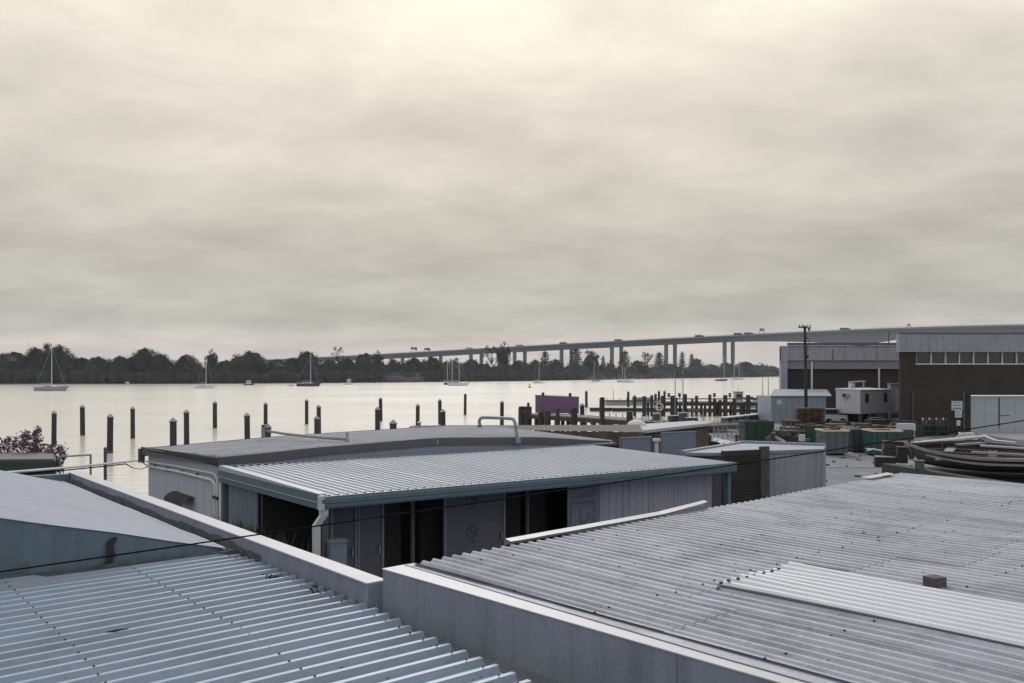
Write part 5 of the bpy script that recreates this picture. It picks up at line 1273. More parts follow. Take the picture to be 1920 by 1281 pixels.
# ------------------------------------------------------------------ skip bins
def skip(px0, px1, top, d, depth, m, label, rim='scrap', lean=.12, ribs=3):
    x0, x1 = X(px0, d), X(px1, d); z1 = Zat(top, d); w_ = x1 - x0; cx_ = (x0 + x1) / 2
    t = thing('skip_bin', label, 'skip bin', (cx_, d + depth / 2, GZ), 'skip bins in the yard')
    b_ = lean
    v = []
    for z, k in ((GZ + .12, 1 - b_), (z1, 1.0)):
        for x, y in ((-w_ / 2, 0), (w_ / 2, 0), (w_ / 2, depth), (-w_ / 2, depth)): v.append((cx_ + x * k, d + depth / 2 + (y - depth / 2) * (1 - (1 - k) * .3), z))
    body = MB().add(v, [(3, 2, 1, 0), (0, 1, 5, 4), (1, 2, 6, 5), (2, 3, 7, 6), (3, 0, 4, 7)]).build('body', m, t)
    vi = [(a + (cx_ - a) * .05, b + (d + depth / 2 - b) * .06, c + (.06 if i < 4 else 0)) for i, (a, b, c) in enumerate(v)]
    MB().add(vi, [(0, 1, 2, 3), (4, 5, 1, 0), (5, 6, 2, 1), (6, 7, 3, 2), (7, 4, 0, 3)]).build('inner_lining', 'scrap', body)
    for i in range(4):
        a_, b2 = Vector(v[4 + i]), Vector(v[4 + (i + 1) % 4]); MB().bar(a_, b2, .1, .09).build('rim', rim, t)
    for i in range(ribs):
        k = (i + .5) / ribs; p0 = Vector(v[0]).lerp(Vector(v[1]), k); p1 = Vector(v[4]).lerp(Vector(v[5]), k); MB().bar(p0 + Vector((0, -.03, 0)), p1 + Vector((0, -.03, -.06)), .07, .06).build('rib', m, t)
    for sg in (-1, 1):
        MB().tube([(cx_ + sg * w_ * .47, d + depth * .3, z1 - .4), (cx_ + sg * w_ * .56, d + depth * .3, z1 - .4)], .06, 6).build('lifting_lug', 'scrap', t)
        MB().box((cx_ + sg * w_ * .3, d + depth / 2, GZ + .06), (.12, depth * .8, .12)).build('skid', 'scrap', t)
    for i in range(16):
        MB().box((cx_ + R.uniform(-.4, .4) * w_, d + depth * R.uniform(.2, .8), z1 - R.uniform(.02, .3)), (R.uniform(.15, .7), R.uniform(.1, .5), R.uniform(.08, .35)), R.random() * 3).build('rubble', R.choice(['scrap', 'scrap', 'timber_brown', 'panel_grey']), t)
    return t
skip(1396, 1452, 791, 66, 1.8, 'bin_darkgreen', 'dark green skip bin, leftmost in the yard', ribs=4, lean=.03)
skip(1513, 1546, 799, 62, 1.6, 'bin_green', 'bright green skip bin beside the scrap pile', ribs=2, lean=.04)
skip(1546, 1592, 808, 57, 1.7, 'bin_grey', 'grey skip bin with yellow rim in the middle of the yard', 'rim_yellow', .1)
skip(1597, 1633, 805, 59, 1.6, 'bin_dark', 'dark skip bin between the grey and the teal bins', 'pipe_grey', .16)
skip(1638, 1692, 808.5, 56, 1.8, 'bin_teal', 'teal skip bin with yellow rim nearest the old boat', 'rim_yellow', .12)
sp_ = thing('scrap_heap', 'heap of mixed scrap metal between the two green skip bins', 'scrap heap', (X(1480, 63), 63, GZ))
for i in range(46):
    px = R.uniform(1446, 1513); d = R.uniform(61, 65); hmax = 1.25 - abs(px - 1480) / 60 * .5; z = GZ + R.uniform(.05, hmax)
    MB().box((X(px, d), d, z), (R.uniform(.15, 1.1), R.uniform(.15, .8), R.uniform(.08, .6)), R.random() * 3).build('scrap_piece', R.choice(['scrap', 'scrap', 'bin_dark', 'bin_darkgreen', 'panel_grey', 'timber_brown']), sp_)
MB().bar(P(1445, 815, 61), P(1472, 829, 60.5), .14, .14).build('scrap_beam', 'scrap_pale', sp_)
MB().bar(P(1470, 809, 61), P(1510, 808, 61.5), .1, .12).build('scrap_beam', 'panel_grey', sp_)
for px in (1472, 1483, 1493, 1508): MB().bar(P(px, 793, 62.5), P(px + 2, 826, 62), .08, .08).build('scrap_post', R.choice(['panel_grey', 'scrap']), sp_)
MB().box(P(1503.5, 821, 60), (.32, .3, .42)).build('white_drum', 'slab_white', sp_)
cl_ = thing('dark_machinery_row', 'row of dark machinery and pallets below the portable cabin', 'machinery', (X(1620, 78), 78, GZ))
for i in range(34):
    px = R.uniform(1548, 1722); d = R.uniform(70, 82); MB().box((X(px, d), d, GZ + .25 + R.uniform(0, .5)), (R.uniform(.4, 1.6), R.uniform(.4, 1.4), R.uniform(.3, 1.0)), R.random() * 3).build('machine_part', R.choice(['scrap', 'scrap', 'bin_dark', 'timber_brown']), cl_)
# thin kerb rail across the yard, timber on ground
kr = thing('yard_kerb_rail', 'thin pale kerb rail lying across the yard right of the store', 'kerb', (X(1600, 46), 46, GZ))
MB().bar(P(1530, 877, 49.7), P(1690, 877, 49.7), .14, .1).build('rail', 'slab_pale', kr)
for px in (1540, 1575, 1610, 1645, 1680): MB().box((X(px, 49.7), 49.75, GZ + .05), (.12, .2, .1)).build('foot', 'slab_pale', kr)
bl2 = thing('pale_plank', 'loose yellowish plank on the ground before the teal bin', 'plank', (X(1638, 55), 55, GZ))
MB().bar(P(1624, 841, 55.2), P(1655, 845, 54), .16, .05).build('board', 'timber_pale', bl2); MB().bar(P(1626, 845, 54.2), P(1640, 841.5, 54.8), .1, .05).build('board', 'timber_pale', bl2)
wd = thing('wheeled_winch', 'dark wheeled winch in front of the slab roofed shed', 'winch', (X(1320, 52), 52, GZ))
p = P(1320, 815, 54); MB().box((p.x - .1, p.y, GZ + .75), (.9, .7, 1.4)).build('body', 'scrap', wd)
MB().tube([(p.x + .5, p.y - .42, GZ + .55), (p.x + .5, p.y - .2, GZ + .55)], .55, 18).build('wheel', 'rubber', wd); MB().tube([(p.x + .5, p.y - .44, GZ + .55), (p.x + .5, p.y - .42, GZ + .55)], .3, 14).build('hub', 'panel_grey', wd)
fp = thing('mesh_fence', 'sagging wire mesh fence between the slab shed and the sea wall', 'fence', (X(1360, 70), 70, GZ))
for i in range(8):
    px = 1338 + i * 8.5; MB().tube([(X(px, 72), 72, GZ), (X(px + R.uniform(-1, 1), 72), 72, GZ + 1.35)], .035, 5).build('post', 'pipe_grey', fp)
mb = MB()
for i in range(14): z = GZ + .1 + i * .09; mb.tube([(X(1338, 72), 72, z), (X(1398, 72), 72, z + .05)], .008, 3, False)
for i in range(40): px = 1338 + i * 1.5; mb.tube([(X(px, 72), 72, GZ + .05), (X(px + (3 if i % 2 else -3), 72), 72, GZ + 1.3)], .008, 3, False)
mb.build('mesh', 'pipe_grey', fp, kind='stuff')
hy = P(1381, 823, 68); hyd = thing('small_hydrant', 'tiny reddish hydrant on the pale ground left of dark green bin', 'hydrant', (hy.x, hy.y, GZ))
MB().lathe([(.12, 0), (.1, .3), (.14, .32), (.12, .5), (.03, .56)], (hy.x, hy.y, GZ), 8).build('body', 'rust_streak', hyd); MB().box((hy.x, hy.y, GZ + .38), (.36, .08, .08)).build('outlet', 'rust_streak', hyd)
struct(MB().prism([(X(1338, 73), 73), (X(1394, 66), 66), (X(1396, 60), 60), (X(1338, 60), 60)], GZ + .0, GZ + .008).build('yard_slab', 'concrete_pale'))

mb = MB()
for i in range(260):
    d = R.uniform(40, 92); px = R.uniform(1340, 1900)
    if d > 74 and px > 1680: continue
    mb.box((X(px, d), d, GZ + .03), (R.uniform(.04, .28), R.uniform(.04, .22), R.uniform(.03, .1)), R.random() * 3)
tag(mb.build('yard_debris', 'scrap', kind='stuff'), 'small dark debris strewn over the concrete yard', 'debris')
# ------------------------------------------------------------------ old boat on timber platform, right edge
TP = thing('timber_platform', 'raised platform of huge greenish timbers behind the corrugated roof, right edge', 'platform', (14, 28, GZ))
ta, tb = Vector((X(1664, 30), 30)), Vector((X(1905, 24.4), 24.4)); tdv = (tb - ta).normalized(); tn = Vector((-tdv.y, tdv.x)); tn = tn if tn.y > 0 else -tn
tb = tb + tdv * 3
MB().wall(ta, tb, 3.10, 3.62, .4, .5).build('front_beam', 'timber_green', TP)
MB().wall(ta + tn * 3.6, tb + tn * 3.6, 3.10, 3.6, .4, .5).build('rear_beam', 'timber_green', TP)
for k in range(5):
    p = ta + tdv * (.6 + 2.1 * k); MB().wall(p - tn * .1 - tdv * .0, p + tn * 3.8, 2.7, 3.09, .35, .5).build('cross_beam', 'timber_dark', TP)
    for o_ in (.2, 3.4): MB().box((p + tn * o_).to_3d() + Vector((0, 0, 2.09)), (.4, .4, 1.18), .4).build('leg', 'timber_dark', TP)
q = [ta, tb, tb + tn * 3.6, ta + tn * 3.6]
MB().prism([(p.x, p.y) for p in (ta + tdv * .1 + tn * .21, tb - tdv * .1 + tn * .21, tb - tdv * .1 + tn * 3.39, ta + tdv * .1 + tn * 3.39)], 3.4, 3.5).build('deck', 'timber_dark', TP)
for i, (px, py, d, sx, sy, sz, lab) in enumerate(((1659, 866, 30.4, .62, .5, .32, 'dark timber block overhanging the left end of the platform'), (1673, 846, 30.9, .62, .6, .62, 'reddish-brown block stack under the boat bow'), (1690, 853, 30.2, .30, .6, .5, 'short dark chock beside the boat stem'), (1724, 872, 28.2, .26, .2, .26, 'small grey chock on the front beam'))):
    p = P(px, py, d); t = thing('timber_block', lab, 'timber block', (p.x, p.y, p.z - sz / 2))
    n_ = 3 if i == 1 else 1
    for k in range(n_):
        MB().box((p.x + R.uniform(-.05, .05) * (n_ > 1), p.y, p.z - sz / 2 + sz / n_ * (k + .5)), (sx, sy, sz / n_ - .015), -.35 + R.uniform(-.1, .1)).build('block', ['timber_dark', 'timber_brown', 'timber_dark', 'panel_grey'][i], t)
    MB().box((p.x, p.y - .02, p.z - sz / 2 + sz + .006), (sx * 1.02, sy * 1.02, .02), -.35).build('top_face', 'timber_deck' if i in (0, 3) else 'timber_dark', t)
# the boat: near gunwale, far gunwale and stem given as curves in space, planked
OB = thing('old_wooden_boat', 'derelict open wooden boat with pale gunwales resting on the timber platform', 'boat', (16, 28, 3.6))
stem = P(1703, 833, 30.4)
def curve(pts, n=16):
    out_ = []
    m = len(pts)
    for i in range(n + 1):
        u_ = i / n * (m - 1); k = min(int(u_), m - 2); f_ = u_ - k
        p0 = pts[max(k - 1, 0)]; p1 = pts[k]; p2 = pts[k + 1]; p3 = pts[min(k + 2, m - 1)]
        out_.append(.5 * ((2 * p1) + (p2 - p0) * f_ + (2 * p0 - 5 * p1 + 4 * p2 - p3) * f_ ** 2 + (3 * p1 - p0 - 3 * p2 + p3) * f_ ** 3))
    return out_
near_g = curve([stem, P(1730, 842, 28.9), P(1770, 851, 27.4), P(1830, 859, 26.3), P(1905, 862, 25.8), P(1990, 862, 25.9), P(2060, 858, 26.6)])
far_g = curve([stem, P(1745, 830, 30.0), P(1790, 828, 29.6), P(1840, 831, 29.2), P(1900, 836, 28.8), P(1980, 844, 28.4), P(2060, 850, 27.8)])
keel = []
for i in range(17):
    k = i / 16; m_ = (near_g[i] + far_g[i]) / 2; keel.append(Vector((m_.x, m_.y, 3.66 + .75 * max(0, 1 - k / .12) ** 1.4 + .0)))
def bsec(i, k):      # hull section from near gunwale (0) round the keel (.5) to far gunwale (1)
    a_, b_, c_ = near_g[i], keel[i], far_g[i]
    g_ = a_ if k < .5 else c_; f_ = k * 2 if k < .5 else (1 - k) * 2
    h_ = f_ ** 2.4; zf_ = min(1, 1 - (1 - f_) ** 2.2)
    return Vector((g_.x + (b_.x - g_.x) * h_, g_.y + (b_.y - g_.y) * h_, g_.z + (b_.z - g_.z) * zf_))
for s_ in range(12):
    k0, k1 = s_ / 12 + .003, (s_ + 1) / 12 + (.010 if s_ < 6 else .0)
    MB().grid([[bsec(i, k0), bsec(i, (k0 + k1) / 2), bsec(i, k1)] for i in range(17)]).build('hull_plank', 'boat_wood_dark', OB)
for i in range(2, 16, 2):
    MB().tube([bsec(i, k / 12) + (keel[i] + Vector((0, 0, .9)) - bsec(i, k / 12)).normalized() * .04 for k in range(13)], .03, 5).build('rib', 'boat_ribs', OB)
def capping(g, m_):
    return MB().grid([[p + Vector((0, -.07, -.05)), p + Vector((0, -.07, .03)), p + Vector((0, .07, .03)), p + Vector((0, .07, -.05))] for p in g]).build('gunwale', m_, OB)
capping(near_g, 'boat_wood_pale'); capping(far_g, 'boat_ribs')
MB().bar(stem + Vector((-.05, 0, .06)), keel[1] + Vector((-.05, -.03, -.15)), .12, .14).build('stem_post', 'boat_wood_pale', OB)
for i in (5, 9, 13): MB().bar(near_g[i] + Vector((0, .05, -.2)), far_g[i] + Vector((0, -.05, -.2)), .26, .05).build('thwart', 'boat_wood_pale' if i != 9 else 'boat_ribs', OB)
MB().grid([[near_g[i] + Vector((0, -.06, -.18)), near_g[i] + Vector((0, -.06, -.12))] for i in range(3, 17)]).build('rubbing_strake', 'boat_wood_pale', OB)
spar = thing('pale_spar', 'long pale spar laid from the old boat bow up to the right', 'spar', P(1705, 832, 30.6))
MB().tube([P(1712, 832, 30.3), P(1780, 825, 31.2), P(1848, 818, 32)], [.06, .065, .05], 8).build('pole', 'frame_white', spar)
MB().tube([P(1846, 818, 32), P(1868, 826, 31), P(1905, 830, 30)], [.035, .03, .03], 6).build('wire', 'frame_white', spar)

for k, (a_, b_, lab) in enumerate(((P(1795, 834, 28.6), P(1842, 831, 28.9), 'short pale board lying across the middle of the old boat'), (P(1838, 835.5, 28.0), P(1925, 841, 27.4), 'long pale board lying along the old boat, upper one'),
                                   (P(1822, 848, 26.9), P(1930, 854, 26.4), 'long pale board lying along the old boat, lower one'), (P(1740, 846, 29.0), P(1850, 853, 27.6), 'dark board lying along the old boat near its bow'))):
    t = thing('loose_board', lab, 'plank', tuple(a_)); MB().bar(a_, b_, .22, .05).build('board', ['timber_deck', 'slab_pale', 'boat_wood_pale', 'timber_dark'][k], t)
    MB().bar(a_.lerp(b_, .1) - Vector((0, 0, .05)), a_.lerp(b_, .16) - Vector((0, 0, .05)), .24, .05).build('cleat', 'timber_dark', t)
# ------------------------------------------------------------------ bridges
def bz(t):
    tab = [(-1.6, 24), (-.6, 33.8), (0, 41.4), (.2, 44.1), (.6, 48.8), (1, 53.0), (1.4, 57.2), (1.7, 58.0), (2.0, 56.6), (2.6, 52), (3.2, 46)]
    for (a, ya), (b, yb) in zip(tab, tab[1:]):
        if t <= b: return ya + (yb - ya) * (t - a) / (b - a)
    return tab[-1][1]
def sm(t): return (bz(t - .12) + bz(t) * 2 + bz(t + .12) + bz(t - .24) * .5 + bz(t + .24) * .5) / 5
def bdepth(t):
    if t < 1.0: return 4.6
    if t < 1.4: return 4.6 + 11 * ((t - 1.0) / .4) ** 1.6
    if t < 2.02: return 5.0 + 10.6 * (abs((t - 1.71) / .31)) ** 2
    if t < 2.4: return 4.6 + 11 * ((2.42 - t) / .4) ** 1.6
    return 4.6
b0 = Vector((-64.9, 1500)); b1 = Vector((280, 1250)); bax = b1 - b0; bn = Vector((-bax.y, bax.x)).normalized()
if bn.y < 0: bn = -bn
def bpos(t, off): return b0 + bax * t + bn * off
PIERS = [-.4, -.2, 0, .2, .4, .6, .8, 1.0, 1.4, 2.02, 2.42]
def bridge(off, label):
    o0 = bpos(.5, off); B = thing('road_bridge', label, 'bridge', (o0.x, o0.y, 0), 'twin high-level river bridges')
    W = 7.5
    ts = [-1.5 + 4.6 * i / 92 for i in range(93)]
    def sec(t, pts): return [(*(bpos(t, off + x)), sm(t) + z) for x, z in pts]
    rows = [sec(t, [(-W, 0), (-W, -.9), (-3.4, -1.3), (-3.0, -1.3 - bdepth(t)), (3.0, -1.3 - bdepth(t)), (3.4, -1.3), (W, -.9), (W, 0), (-W, 0)]) for t in ts]
    MB().grid(rows).build('deck', 'bridge_conc', B)
    for sg in (-1, 1):
        rows = [sec(t, [(sg * W - .2, .005), (sg * W - .2, 1.3), (sg * W + .2, 1.3), (sg * W + .2, .005)]) for t in ts]
        MB().grid(rows).build('parapet', 'bridge_rail', B)
        mb = MB(); rows = [sec(t, [(sg * W, 2.5), (sg * W, 2.62)]) for t in ts]; mb.grid(rows)
        for t in [-1.5 + 4.6 * i / 300 for i in range(300)]:
            p = bpos(t, off + sg * W); mb.box((p.x, p.y, sm(t) + 1.9), (.28, .28, 1.2))
        mb.build('railing', 'bridge_rail', B, kind='stuff')
    for t in PIERS:
        p = bpos(t, off); zt = sm(t) - 1.3 - bdepth(t) + .3
        big = t in (1.4, 2.02)
        MB().box((p.x, p.y, zt / 2 - .5), (3.6 if not big else 7, 5.2 if not big else 10, zt + 1), math.atan2(bax.y, bax.x)).build('pier', 'bridge_conc', B)
    return B
bridge(0, 'nearer of the twin concrete bridges climbing to the right over the river')
bridge(27, 'farther of the twin concrete bridges, parallel just behind the other')
def veh(px, off, kind, label, m):
    # find t where the deck passes this column
    best = min(range(3000), key=lambda i: abs(CX + F * bpos(-1.4 + i * .0011, off).x / bpos(-1.4 + i * .0011, off).y - px)); t = -1.4 + best * .0011
    p = bpos(t, off); z = sm(t) + .02; rz = math.atan2(bax.y, bax.x)
    T = thing('truck' if kind else 'car', label, 'truck' if kind else 'car', (p.x, p.y, z), 'traffic on the bridge'); T.rotation_euler = (0, 0, rz)
    def cb(c, s, m_, n_, par=T): o = MB().box(c, s).mesh(n_, m_); ob = bpy.data.objects.new(n_, o); COL.objects.link(ob); ob.parent = par; return ob
    if kind:
        cb((-1.6, 0, 2.5), (9.5, 2.5, 2.9), m, 'cargo_box'); cb((4.6, 0, 1.8), (2.2, 2.4, 2.6), 'truck_dark', 'cab'); cb((5.72, 0, 2.4), (.05, 2., .9), 'boat_glass', 'windscreen'); cb((-.5, 0, .85), (11, 1.2, .4), 'truck_dark', 'chassis')
        xs = (-5, -3.8, 4.6); r_ = .5
    else:
        cb((0, 0, .75), (4.5, 1.8, .8), m, 'body'); cb((-.2, 0, 1.4), (2.5, 1.6, .6), 'boat_glass', 'cabin'); xs = (-1.4, 1.4); r_ = .33
    me = MB().tube([(0, -.15, 0), (0, .15, 0)], r_, 10).mesh('wheel', 'rubber')
    for x in xs:
        for y in (-1.0, 1.0): ob = bpy.data.objects.new('wheel', me); COL.objects.link(ob); ob.parent = T; ob.location = (x, y, r_)
for px, kind, lab, m_ in ((832, 0, 'dark car on the bridge just left of the tall sparse tree', 'truck_dark'), (880, 1, 'pale truck on the bridge behind the tall sparse tree', 'truck_pale'), (975, 1, 'pale truck on the bridge above the second pier pair', 'truck_pale'),
                          (1057, 1, 'dark truck on the bridge above the third visible pier', 'truck_dark'), (1160, 1, 'dark truck on the bridge above the fourth visible pier', 'truck_dark'), (1312, 1, 'grey truck on the bridge left of the tallest pier', 'truck_dark'),
                          (1385, 1, 'grey truck on the bridge right of the tallest pier', 'truck_dark'), (1405, 1, 'dark truck on the bridge left of the sign gantry', 'truck_dark'), (1585, 1, 'dark truck on the bridge high above the brick warehouse', 'truck_dark')):
    veh(px, -3.5, kind, lab, m_)
def gantry(px, ys, label, boards):
    best = min(range(3000), key=lambda i: abs(CX + F * bpos(-1.4 + i * .0011, 0).x / bpos(-1.4 + i * .0011, 0).y - px)); t = -1.4 + best * .0011
    p = bpos(t, 0); z = sm(t)
    T = thing('sign_gantry', label, 'sign gantry', (p.x, p.y, z))
    top = Zat(ys, p.y) - z
    for o_ in (-7, 7): q = bpos(t, o_); MB().tube([(q.x, q.y, z), (q.x, q.y, z + top * .75)], .35, 6).build('leg', 'truck_dark', T)
    q0, q1 = bpos(t, -7), bpos(t, 7); MB().bar((q0.x, q0.y, z + top * .72), (q1.x, q1.y, z + top * .72), .8, .8).build('beam', 'truck_dark', T)
    for o_, w_, h_ in boards: q = bpos(t, o_); MB().wall(q - bn * w_ / 2 + bax.normalized() * .5, q + bn * w_ / 2 + bax.normalized() * .5, z + top * 1.0 - h_, z + top, .4, .5).build('sign_board', 'truck_dark', T)
gantry(776, 651, 'sign gantry on the bridge, left one of the two near its low end', ((-4, 7, 4.0), (4, 6, 5)))
gantry(801, 652.5, 'sign gantry on the bridge, right one of the two near its low end', ((-4, 6, 3.6), (3, 7, 4.6)))
gantry(1428, 616, 'sign gantry on the bridge left of the power pole', ((-4, 6, 3.4), (4, 6, 3.0)))
gantry(1704, 606.5, 'sign gantry on the bridge crest above the brick workshop', ((0, 4, 3),))

# ------------------------------------------------------------------ far-bank trees
def ico(mb, c, r, rnd, n=7, m=5):
    vs = []; 
    for i in range(m + 1):
        ph = math.pi * i / m
        for k in range(n):
            a = 2 * math.pi * k / n; q = 1 + rnd.uniform(-.15, .15)
            vs.append((c[0] + r[0] * q * math.sin(ph) * math.cos(a), c[1] + r[1] * q * math.sin(ph) * math.sin(a), c[2] + r[2] * q * math.cos(ph)))
    mb.add(vs, [(i * n + k, i * n + (k + 1) % n, (i + 1) * n + (k + 1) % n, (i + 1) * n + k) for i in range(m) for k in range(n)])
def crown_mesh(kind, seed):
    r = random.Random(seed); mb = MB()
    if kind == 'dome':          # broad dense fig or mangrove dome, unit: radius 1, height 1
        for k in range(95):
            a = r.random() * 6.283; u_ = r.random() ** .55; ph = u_ * 1.62
            rr = 1 + r.gauss(0, .02)
            c = (math.sin(ph) * math.cos(a) * rr * .93, math.sin(ph) * math.sin(a) * rr * .93, .12 + .84 * max(-.1, math.cos(ph)) * rr)
            cr_ = r.uniform(.06, .11)
            for i in range(60): mb.quad_leaf((c[0] + r.gauss(0, cr_), c[1] + r.gauss(0, cr_), c[2] + r.gauss(0, cr_ * .38)), r.uniform(.012, .027), r, .8)
        ico(mb, (0, 0, .1), (.9, .9, .80), r, 14, 8)
    elif kind == 'round':       # rounder tree with lumps and gaps
        for k in range(40):
            a = r.random() * 6.283; ph = math.acos(r.uniform(-.7, 1)); rr = r.uniform(.55, 1.02)
            c = (math.sin(ph) * math.cos(a) * rr * .85, math.sin(ph) * math.sin(a) * rr * .85, .58 + .40 * math.cos(ph) * rr)
            cr_ = r.uniform(.09, .15)
            for i in range(80): mb.quad_leaf((c[0] + r.gauss(0, cr_ * .7), c[1] + r.gauss(0, cr_ * .7), c[2] + r.gauss(0, cr_ * .3)), r.uniform(.018, .036), r, .8)
        ico(mb, (0, 0, .55), (.62, .62, .27), r, 10, 6)
    elif kind == 'sparse':
        for k in range(26):
            a = r.random() * 6.283; z = r.uniform(.35, 1.0); rr = r.uniform(.1, .95) * (1.1 - abs(z - .6) * 1.2)
            c = (math.cos(a) * rr, math.sin(a) * rr, z - .04); cr_ = r.uniform(.07, .14)
            for i in range(34): mb.quad_leaf((c[0] + r.gauss(0, cr_), c[1] + r.gauss(0, cr_), c[2] + r.gauss(0, cr_ * .35)), r.uniform(.025, .05), r, .7)
    elif kind == 'pine':        # tiered pine
        n = 11
        for k in range(n):
            z = .16 + .80 * k / n; L = (1.0 - .80 * (k / n) ** 1.7) * r.uniform(.6, 1.08)
            nb_ = 9 if k < 7 else 6
            for b in range(nb_):
                a = 6.283 * b / nb_ + k * 1.1 + r.uniform(-.2, .2); LL = L * r.uniform(.6, 1.05)
                for i in range(18):
                    f_ = r.uniform(.12, 1); x = math.cos(a) * LL * f_; y = math.sin(a) * LL * f_
                    mb.quad_leaf((x + r.gauss(0, .05), y + r.gauss(0, .05), z + .05 * f_ - .05 * f_ * f_ + r.gauss(0, .012) + f_ * .03), r.uniform(.03, .065), r, .6)
        for i in range(30): mb.quad_leaf((r.gauss(0, .05), r.gauss(0, .05), r.uniform(.88, 1.0)), .04, r, .6)
    return mb
CROWNS = {}
for kd, n_, m_ in (('dome', 3, 'leaf_far'), ('round', 3, 'leaf_far'), ('sparse', 2, 'leaf_far'), ('pine', 3, 'leaf_pine')):
    CROWNS[kd] = [crown_mesh(kd, 100 + i * 7 + len(kd)).mesh('crown', m_) for i in range(n_)]
def trunk_mesh(seed):
    r = random.Random(seed); mb = MB()
    mb.tube([(0, 0, -.02), (.02, .01, .3), (.0, .02, .6), (.02, 0, .92)], [.07, .055, .035, .01], 7)
    for k in range(7):
        a = 6.283 * k / 7; z = .3 + .06 * k; mb.tube([(0, 0, z), (.35 * math.cos(a), .35 * math.sin(a), z + .12), (.62 * math.cos(a), .62 * math.sin(a), z + .2)], [.025, .018, .006], 5)
    return mb.mesh('trunk', 'bark')
TRUNK = [trunk_mesh(i) for i in range(3)]
PINE_TRUNK = MB().tube([(0, 0, -.02), (0, 0, .5), (0, 0, .98)], [.045, .03, .008], 7).mesh('trunk', 'bark')
trees = []   # px centre, px width, top row, kind, extra depth
for a in ((-60, 130, 655, 'dome'), (22, 90, 660, 'dome'), (66, 60, 652, 'dome'), (96, 72, 645, 'round'), (112, 74, 650, 'dome'), (152, 60, 671, 'dome'), (186, 72, 668.5, 'dome'), (226, 74, 668, 'dome'), (272, 84, 652.5, 'dome'), (300, 66, 664, 'dome'),
          (352, 62, 665.5, 'dome'), (396, 30, 656.5, 'round'), (424, 46, 675, 'dome'), (466, 92, 658.5, 'dome'), (518, 60, 674, 'dome'), (575, 66, 659.5, 'dome'), (548, 50, 671, 'dome'), (615, 60, 674, 'dome'), (635, 26, 650, 'sparse'), (650, 56, 672, 'dome'),
          (684, 52, 662, 'dome'), (709, 26, 658.5, 'round'), (738, 46, 674, 'dome'), (775, 52, 671, 'dome'), (808, 56, 669, 'dome'), (850, 50, 670, 'round'), (885, 50, 674, 'dome'), (922, 34, 648, 'sparse'), (943, 36, 643.5, 'round'), (975, 52, 676, 'dome'),
          (1004, 46, 675, 'dome'), (1022, 40, 657.5, 'pine'), (1042, 40, 673, 'dome'), (1080, 54, 652, 'pine'), (1108, 46, 657.5, 'round'), (1131, 20, 667, 'pine'), (1144, 26, 676.5, 'round'), (1171, 46, 657, 'pine'), (1196, 44, 676, 'dome'), (1214, 40, 661, 'sparse'), (1236, 46, 660, 'pine'), (1256, 50, 682, 'dome'),
          (1279, 26, 659, 'pine'), (1297, 24, 663, 'pine'), (1306, 36, 672, 'dome'), (1332, 50, 683, 'dome'), (1362, 44, 680, 'dome'), (1396, 54, 678.5, 'dome'), (1428, 38, 681, 'round'), (1446, 40, 686, 'dome'), (1480, 60, 688, 'dome')):
    trees.append(a)
trees.sort()
kinds = {'dome': 'broad dark dome-shaped tree', 'round': 'round-headed tree standing above its neighbours', 'sparse': 'thin open-crowned tree', 'pine': 'tiered pine tree'}
for i, (px, wpx, top, kd) in enumerate(trees):
    d = shore_d(px) + {'dome': 14, 'round': 24, 'sparse': 30, 'pine': 34}[kd] * (d_ := R.uniform(.8, 1.3)); wm = wpx / F * d; h = Zat(top, d) - .4
    t = thing('tree', '%s on the far bank, %s tree from the left' % (kinds[kd], ordn(i)), 'tree', (X(px, d), d, .4), 'trees along the far bank'); t.rotation_euler = (0, 0, R.random() * 6)
    cm = R.choice(CROWNS[kd])
    o = bpy.data.objects.new('crown', cm); COL.objects.link(o); o.parent = t; ch_ = min(h, wm * (1.7 if kd == 'round' else 1.4)) if kd in ('round', 'sparse') else h
    o.scale = (wm / 2, wm / 2, ch_); o.location = (0, 0, h - ch_)
    tr_ = bpy.data.objects.new('trunk', PINE_TRUNK if kd == 'pine' else R.choice(TRUNK)); COL.objects.link(tr_); tr_.parent = t; tr_.scale = (wm / 2.2, wm / 2.2, h * .95)
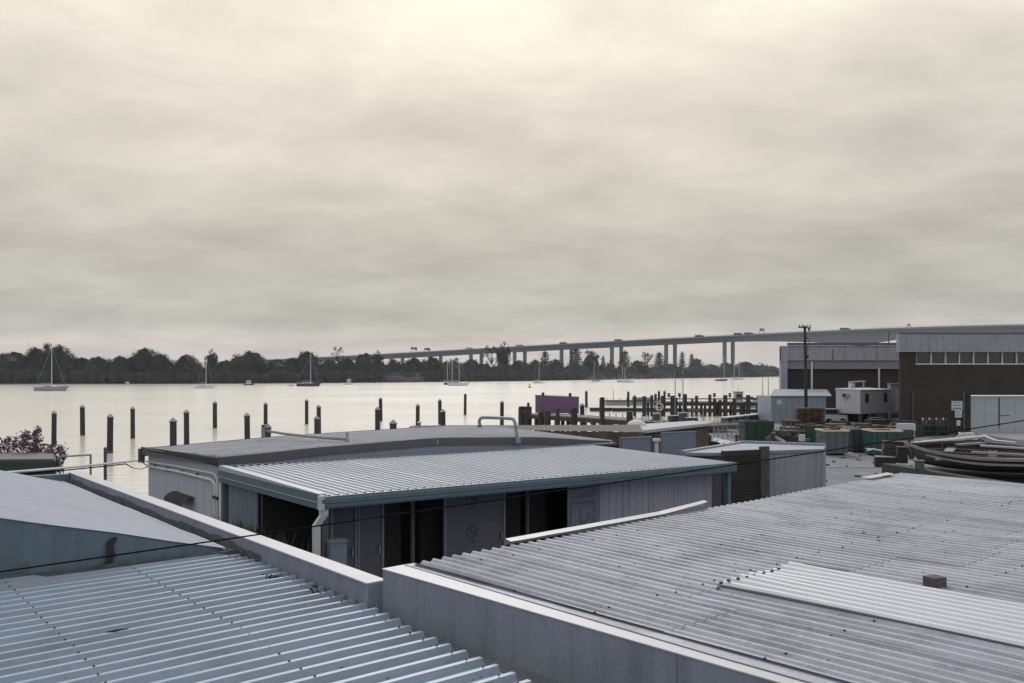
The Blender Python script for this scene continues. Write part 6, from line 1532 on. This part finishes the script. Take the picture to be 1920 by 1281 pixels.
# continuous low mangrove belt along the bank
mb = MB(); r = random.Random(5)
def prof_top(px):
    tab = [(-200, 670), (60, 672), (150, 676), (330, 680), (500, 681), (620, 679), (735, 680), (900, 680), (1000, 682), (1140, 684), (1250, 686), (1340, 688), (1460, 690), (1600, 692)]
    for (a, ya), (b, yb) in zip(tab, tab[1:]):
        if px <= b: return ya + (yb - ya) * max(0, (px - a)) / (b - a)
    return 692
px = -200
while px < 1560:
    for row, (off, hf) in enumerate(((3, .62), (12, .95))):
        d = shore_d(px) + off + r.uniform(-2, 2); w_ = r.uniform(16, 26) / F * d * .55; h = (Zat(prof_top(px), d)) * hf * r.uniform(.85, 1.1); x = X(px + r.uniform(-4, 4), d)
        ico(mb, (x, d, h * .42), (w_ * .95, w_ * .6, h * .5), r, 9, 6)
        for i in range(120):
            a = r.random() * 6.283; ph = math.acos(r.uniform(-.75, 1)); rr = r.uniform(.92, 1.12)
            mb.quad_leaf((x + w_ * math.sin(ph) * math.cos(a) * rr, d + w_ * .65 * math.sin(ph) * math.sin(a) * rr, h * .45 + h * .53 * math.cos(ph) * rr), r.uniform(.25, .6) * d / 600, r, .8)
    px += 9 if px < 1000 else 7
o = mb.build('mangrove_belt', 'leaf_far', kind='stuff'); tag(o, 'continuous dark mangrove thicket along the far waterline', 'mangroves')
for k, (pa, pb, lab) in enumerate(((728, 790, 'pale mauve scrub patch at the waterline in the left middle'), (1086, 1260, 'long mauve scrub strip at the waterline below the pines'))):
    mb = MB()
    px = pa
    while px < pb:
        d = shore_d(px) - 4.0; h = (13 + 4 * math.sin(px * .13)) / F * d * (1 if k == 0 else .8); w_ = 5 / F * d
        for i in range(90): mb.quad_leaf((X(px, d) + r.gauss(0, w_), d + r.gauss(0, 1.2), .3 + abs(r.gauss(.35, .3)) * h), r.uniform(.3, .6) * d / 650, r, .8)
        px += 3.5
    tag(mb.build('bank_scrub', 'leaf_mauve', kind='stuff'), lab, 'scrub')

# ------------------------------------------------------------------ haze
hz = bpy.data.materials.new('haze_air'); hz.use_nodes = True; t = hz.node_tree; t.nodes.clear()
ho = t.nodes.new('ShaderNodeOutputMaterial'); pvn = t.nodes.new('ShaderNodeVolumePrincipled')
pvn.inputs['Color'].default_value = (.70, .82, .95, 1); pvn.inputs['Density'].default_value = .0001; pvn.inputs['Anisotropy'].default_value = 0.2
t.links.new(pvn.outputs[0], ho.inputs['Volume']); MATS['haze_air'] = hz
HAZE = True
if HAZE:
    o = MB().prism([(-BIG - 200, -60), (BIG + 200, -60), (BIG + 200, BIG + 200), (-BIG - 200, BIG + 200)], -4, 110).build('haze', 'haze_air')
    tag(o, 'thin pale river haze over the far bank and bridge', 'haze'); o['kind'] = 'stuff'
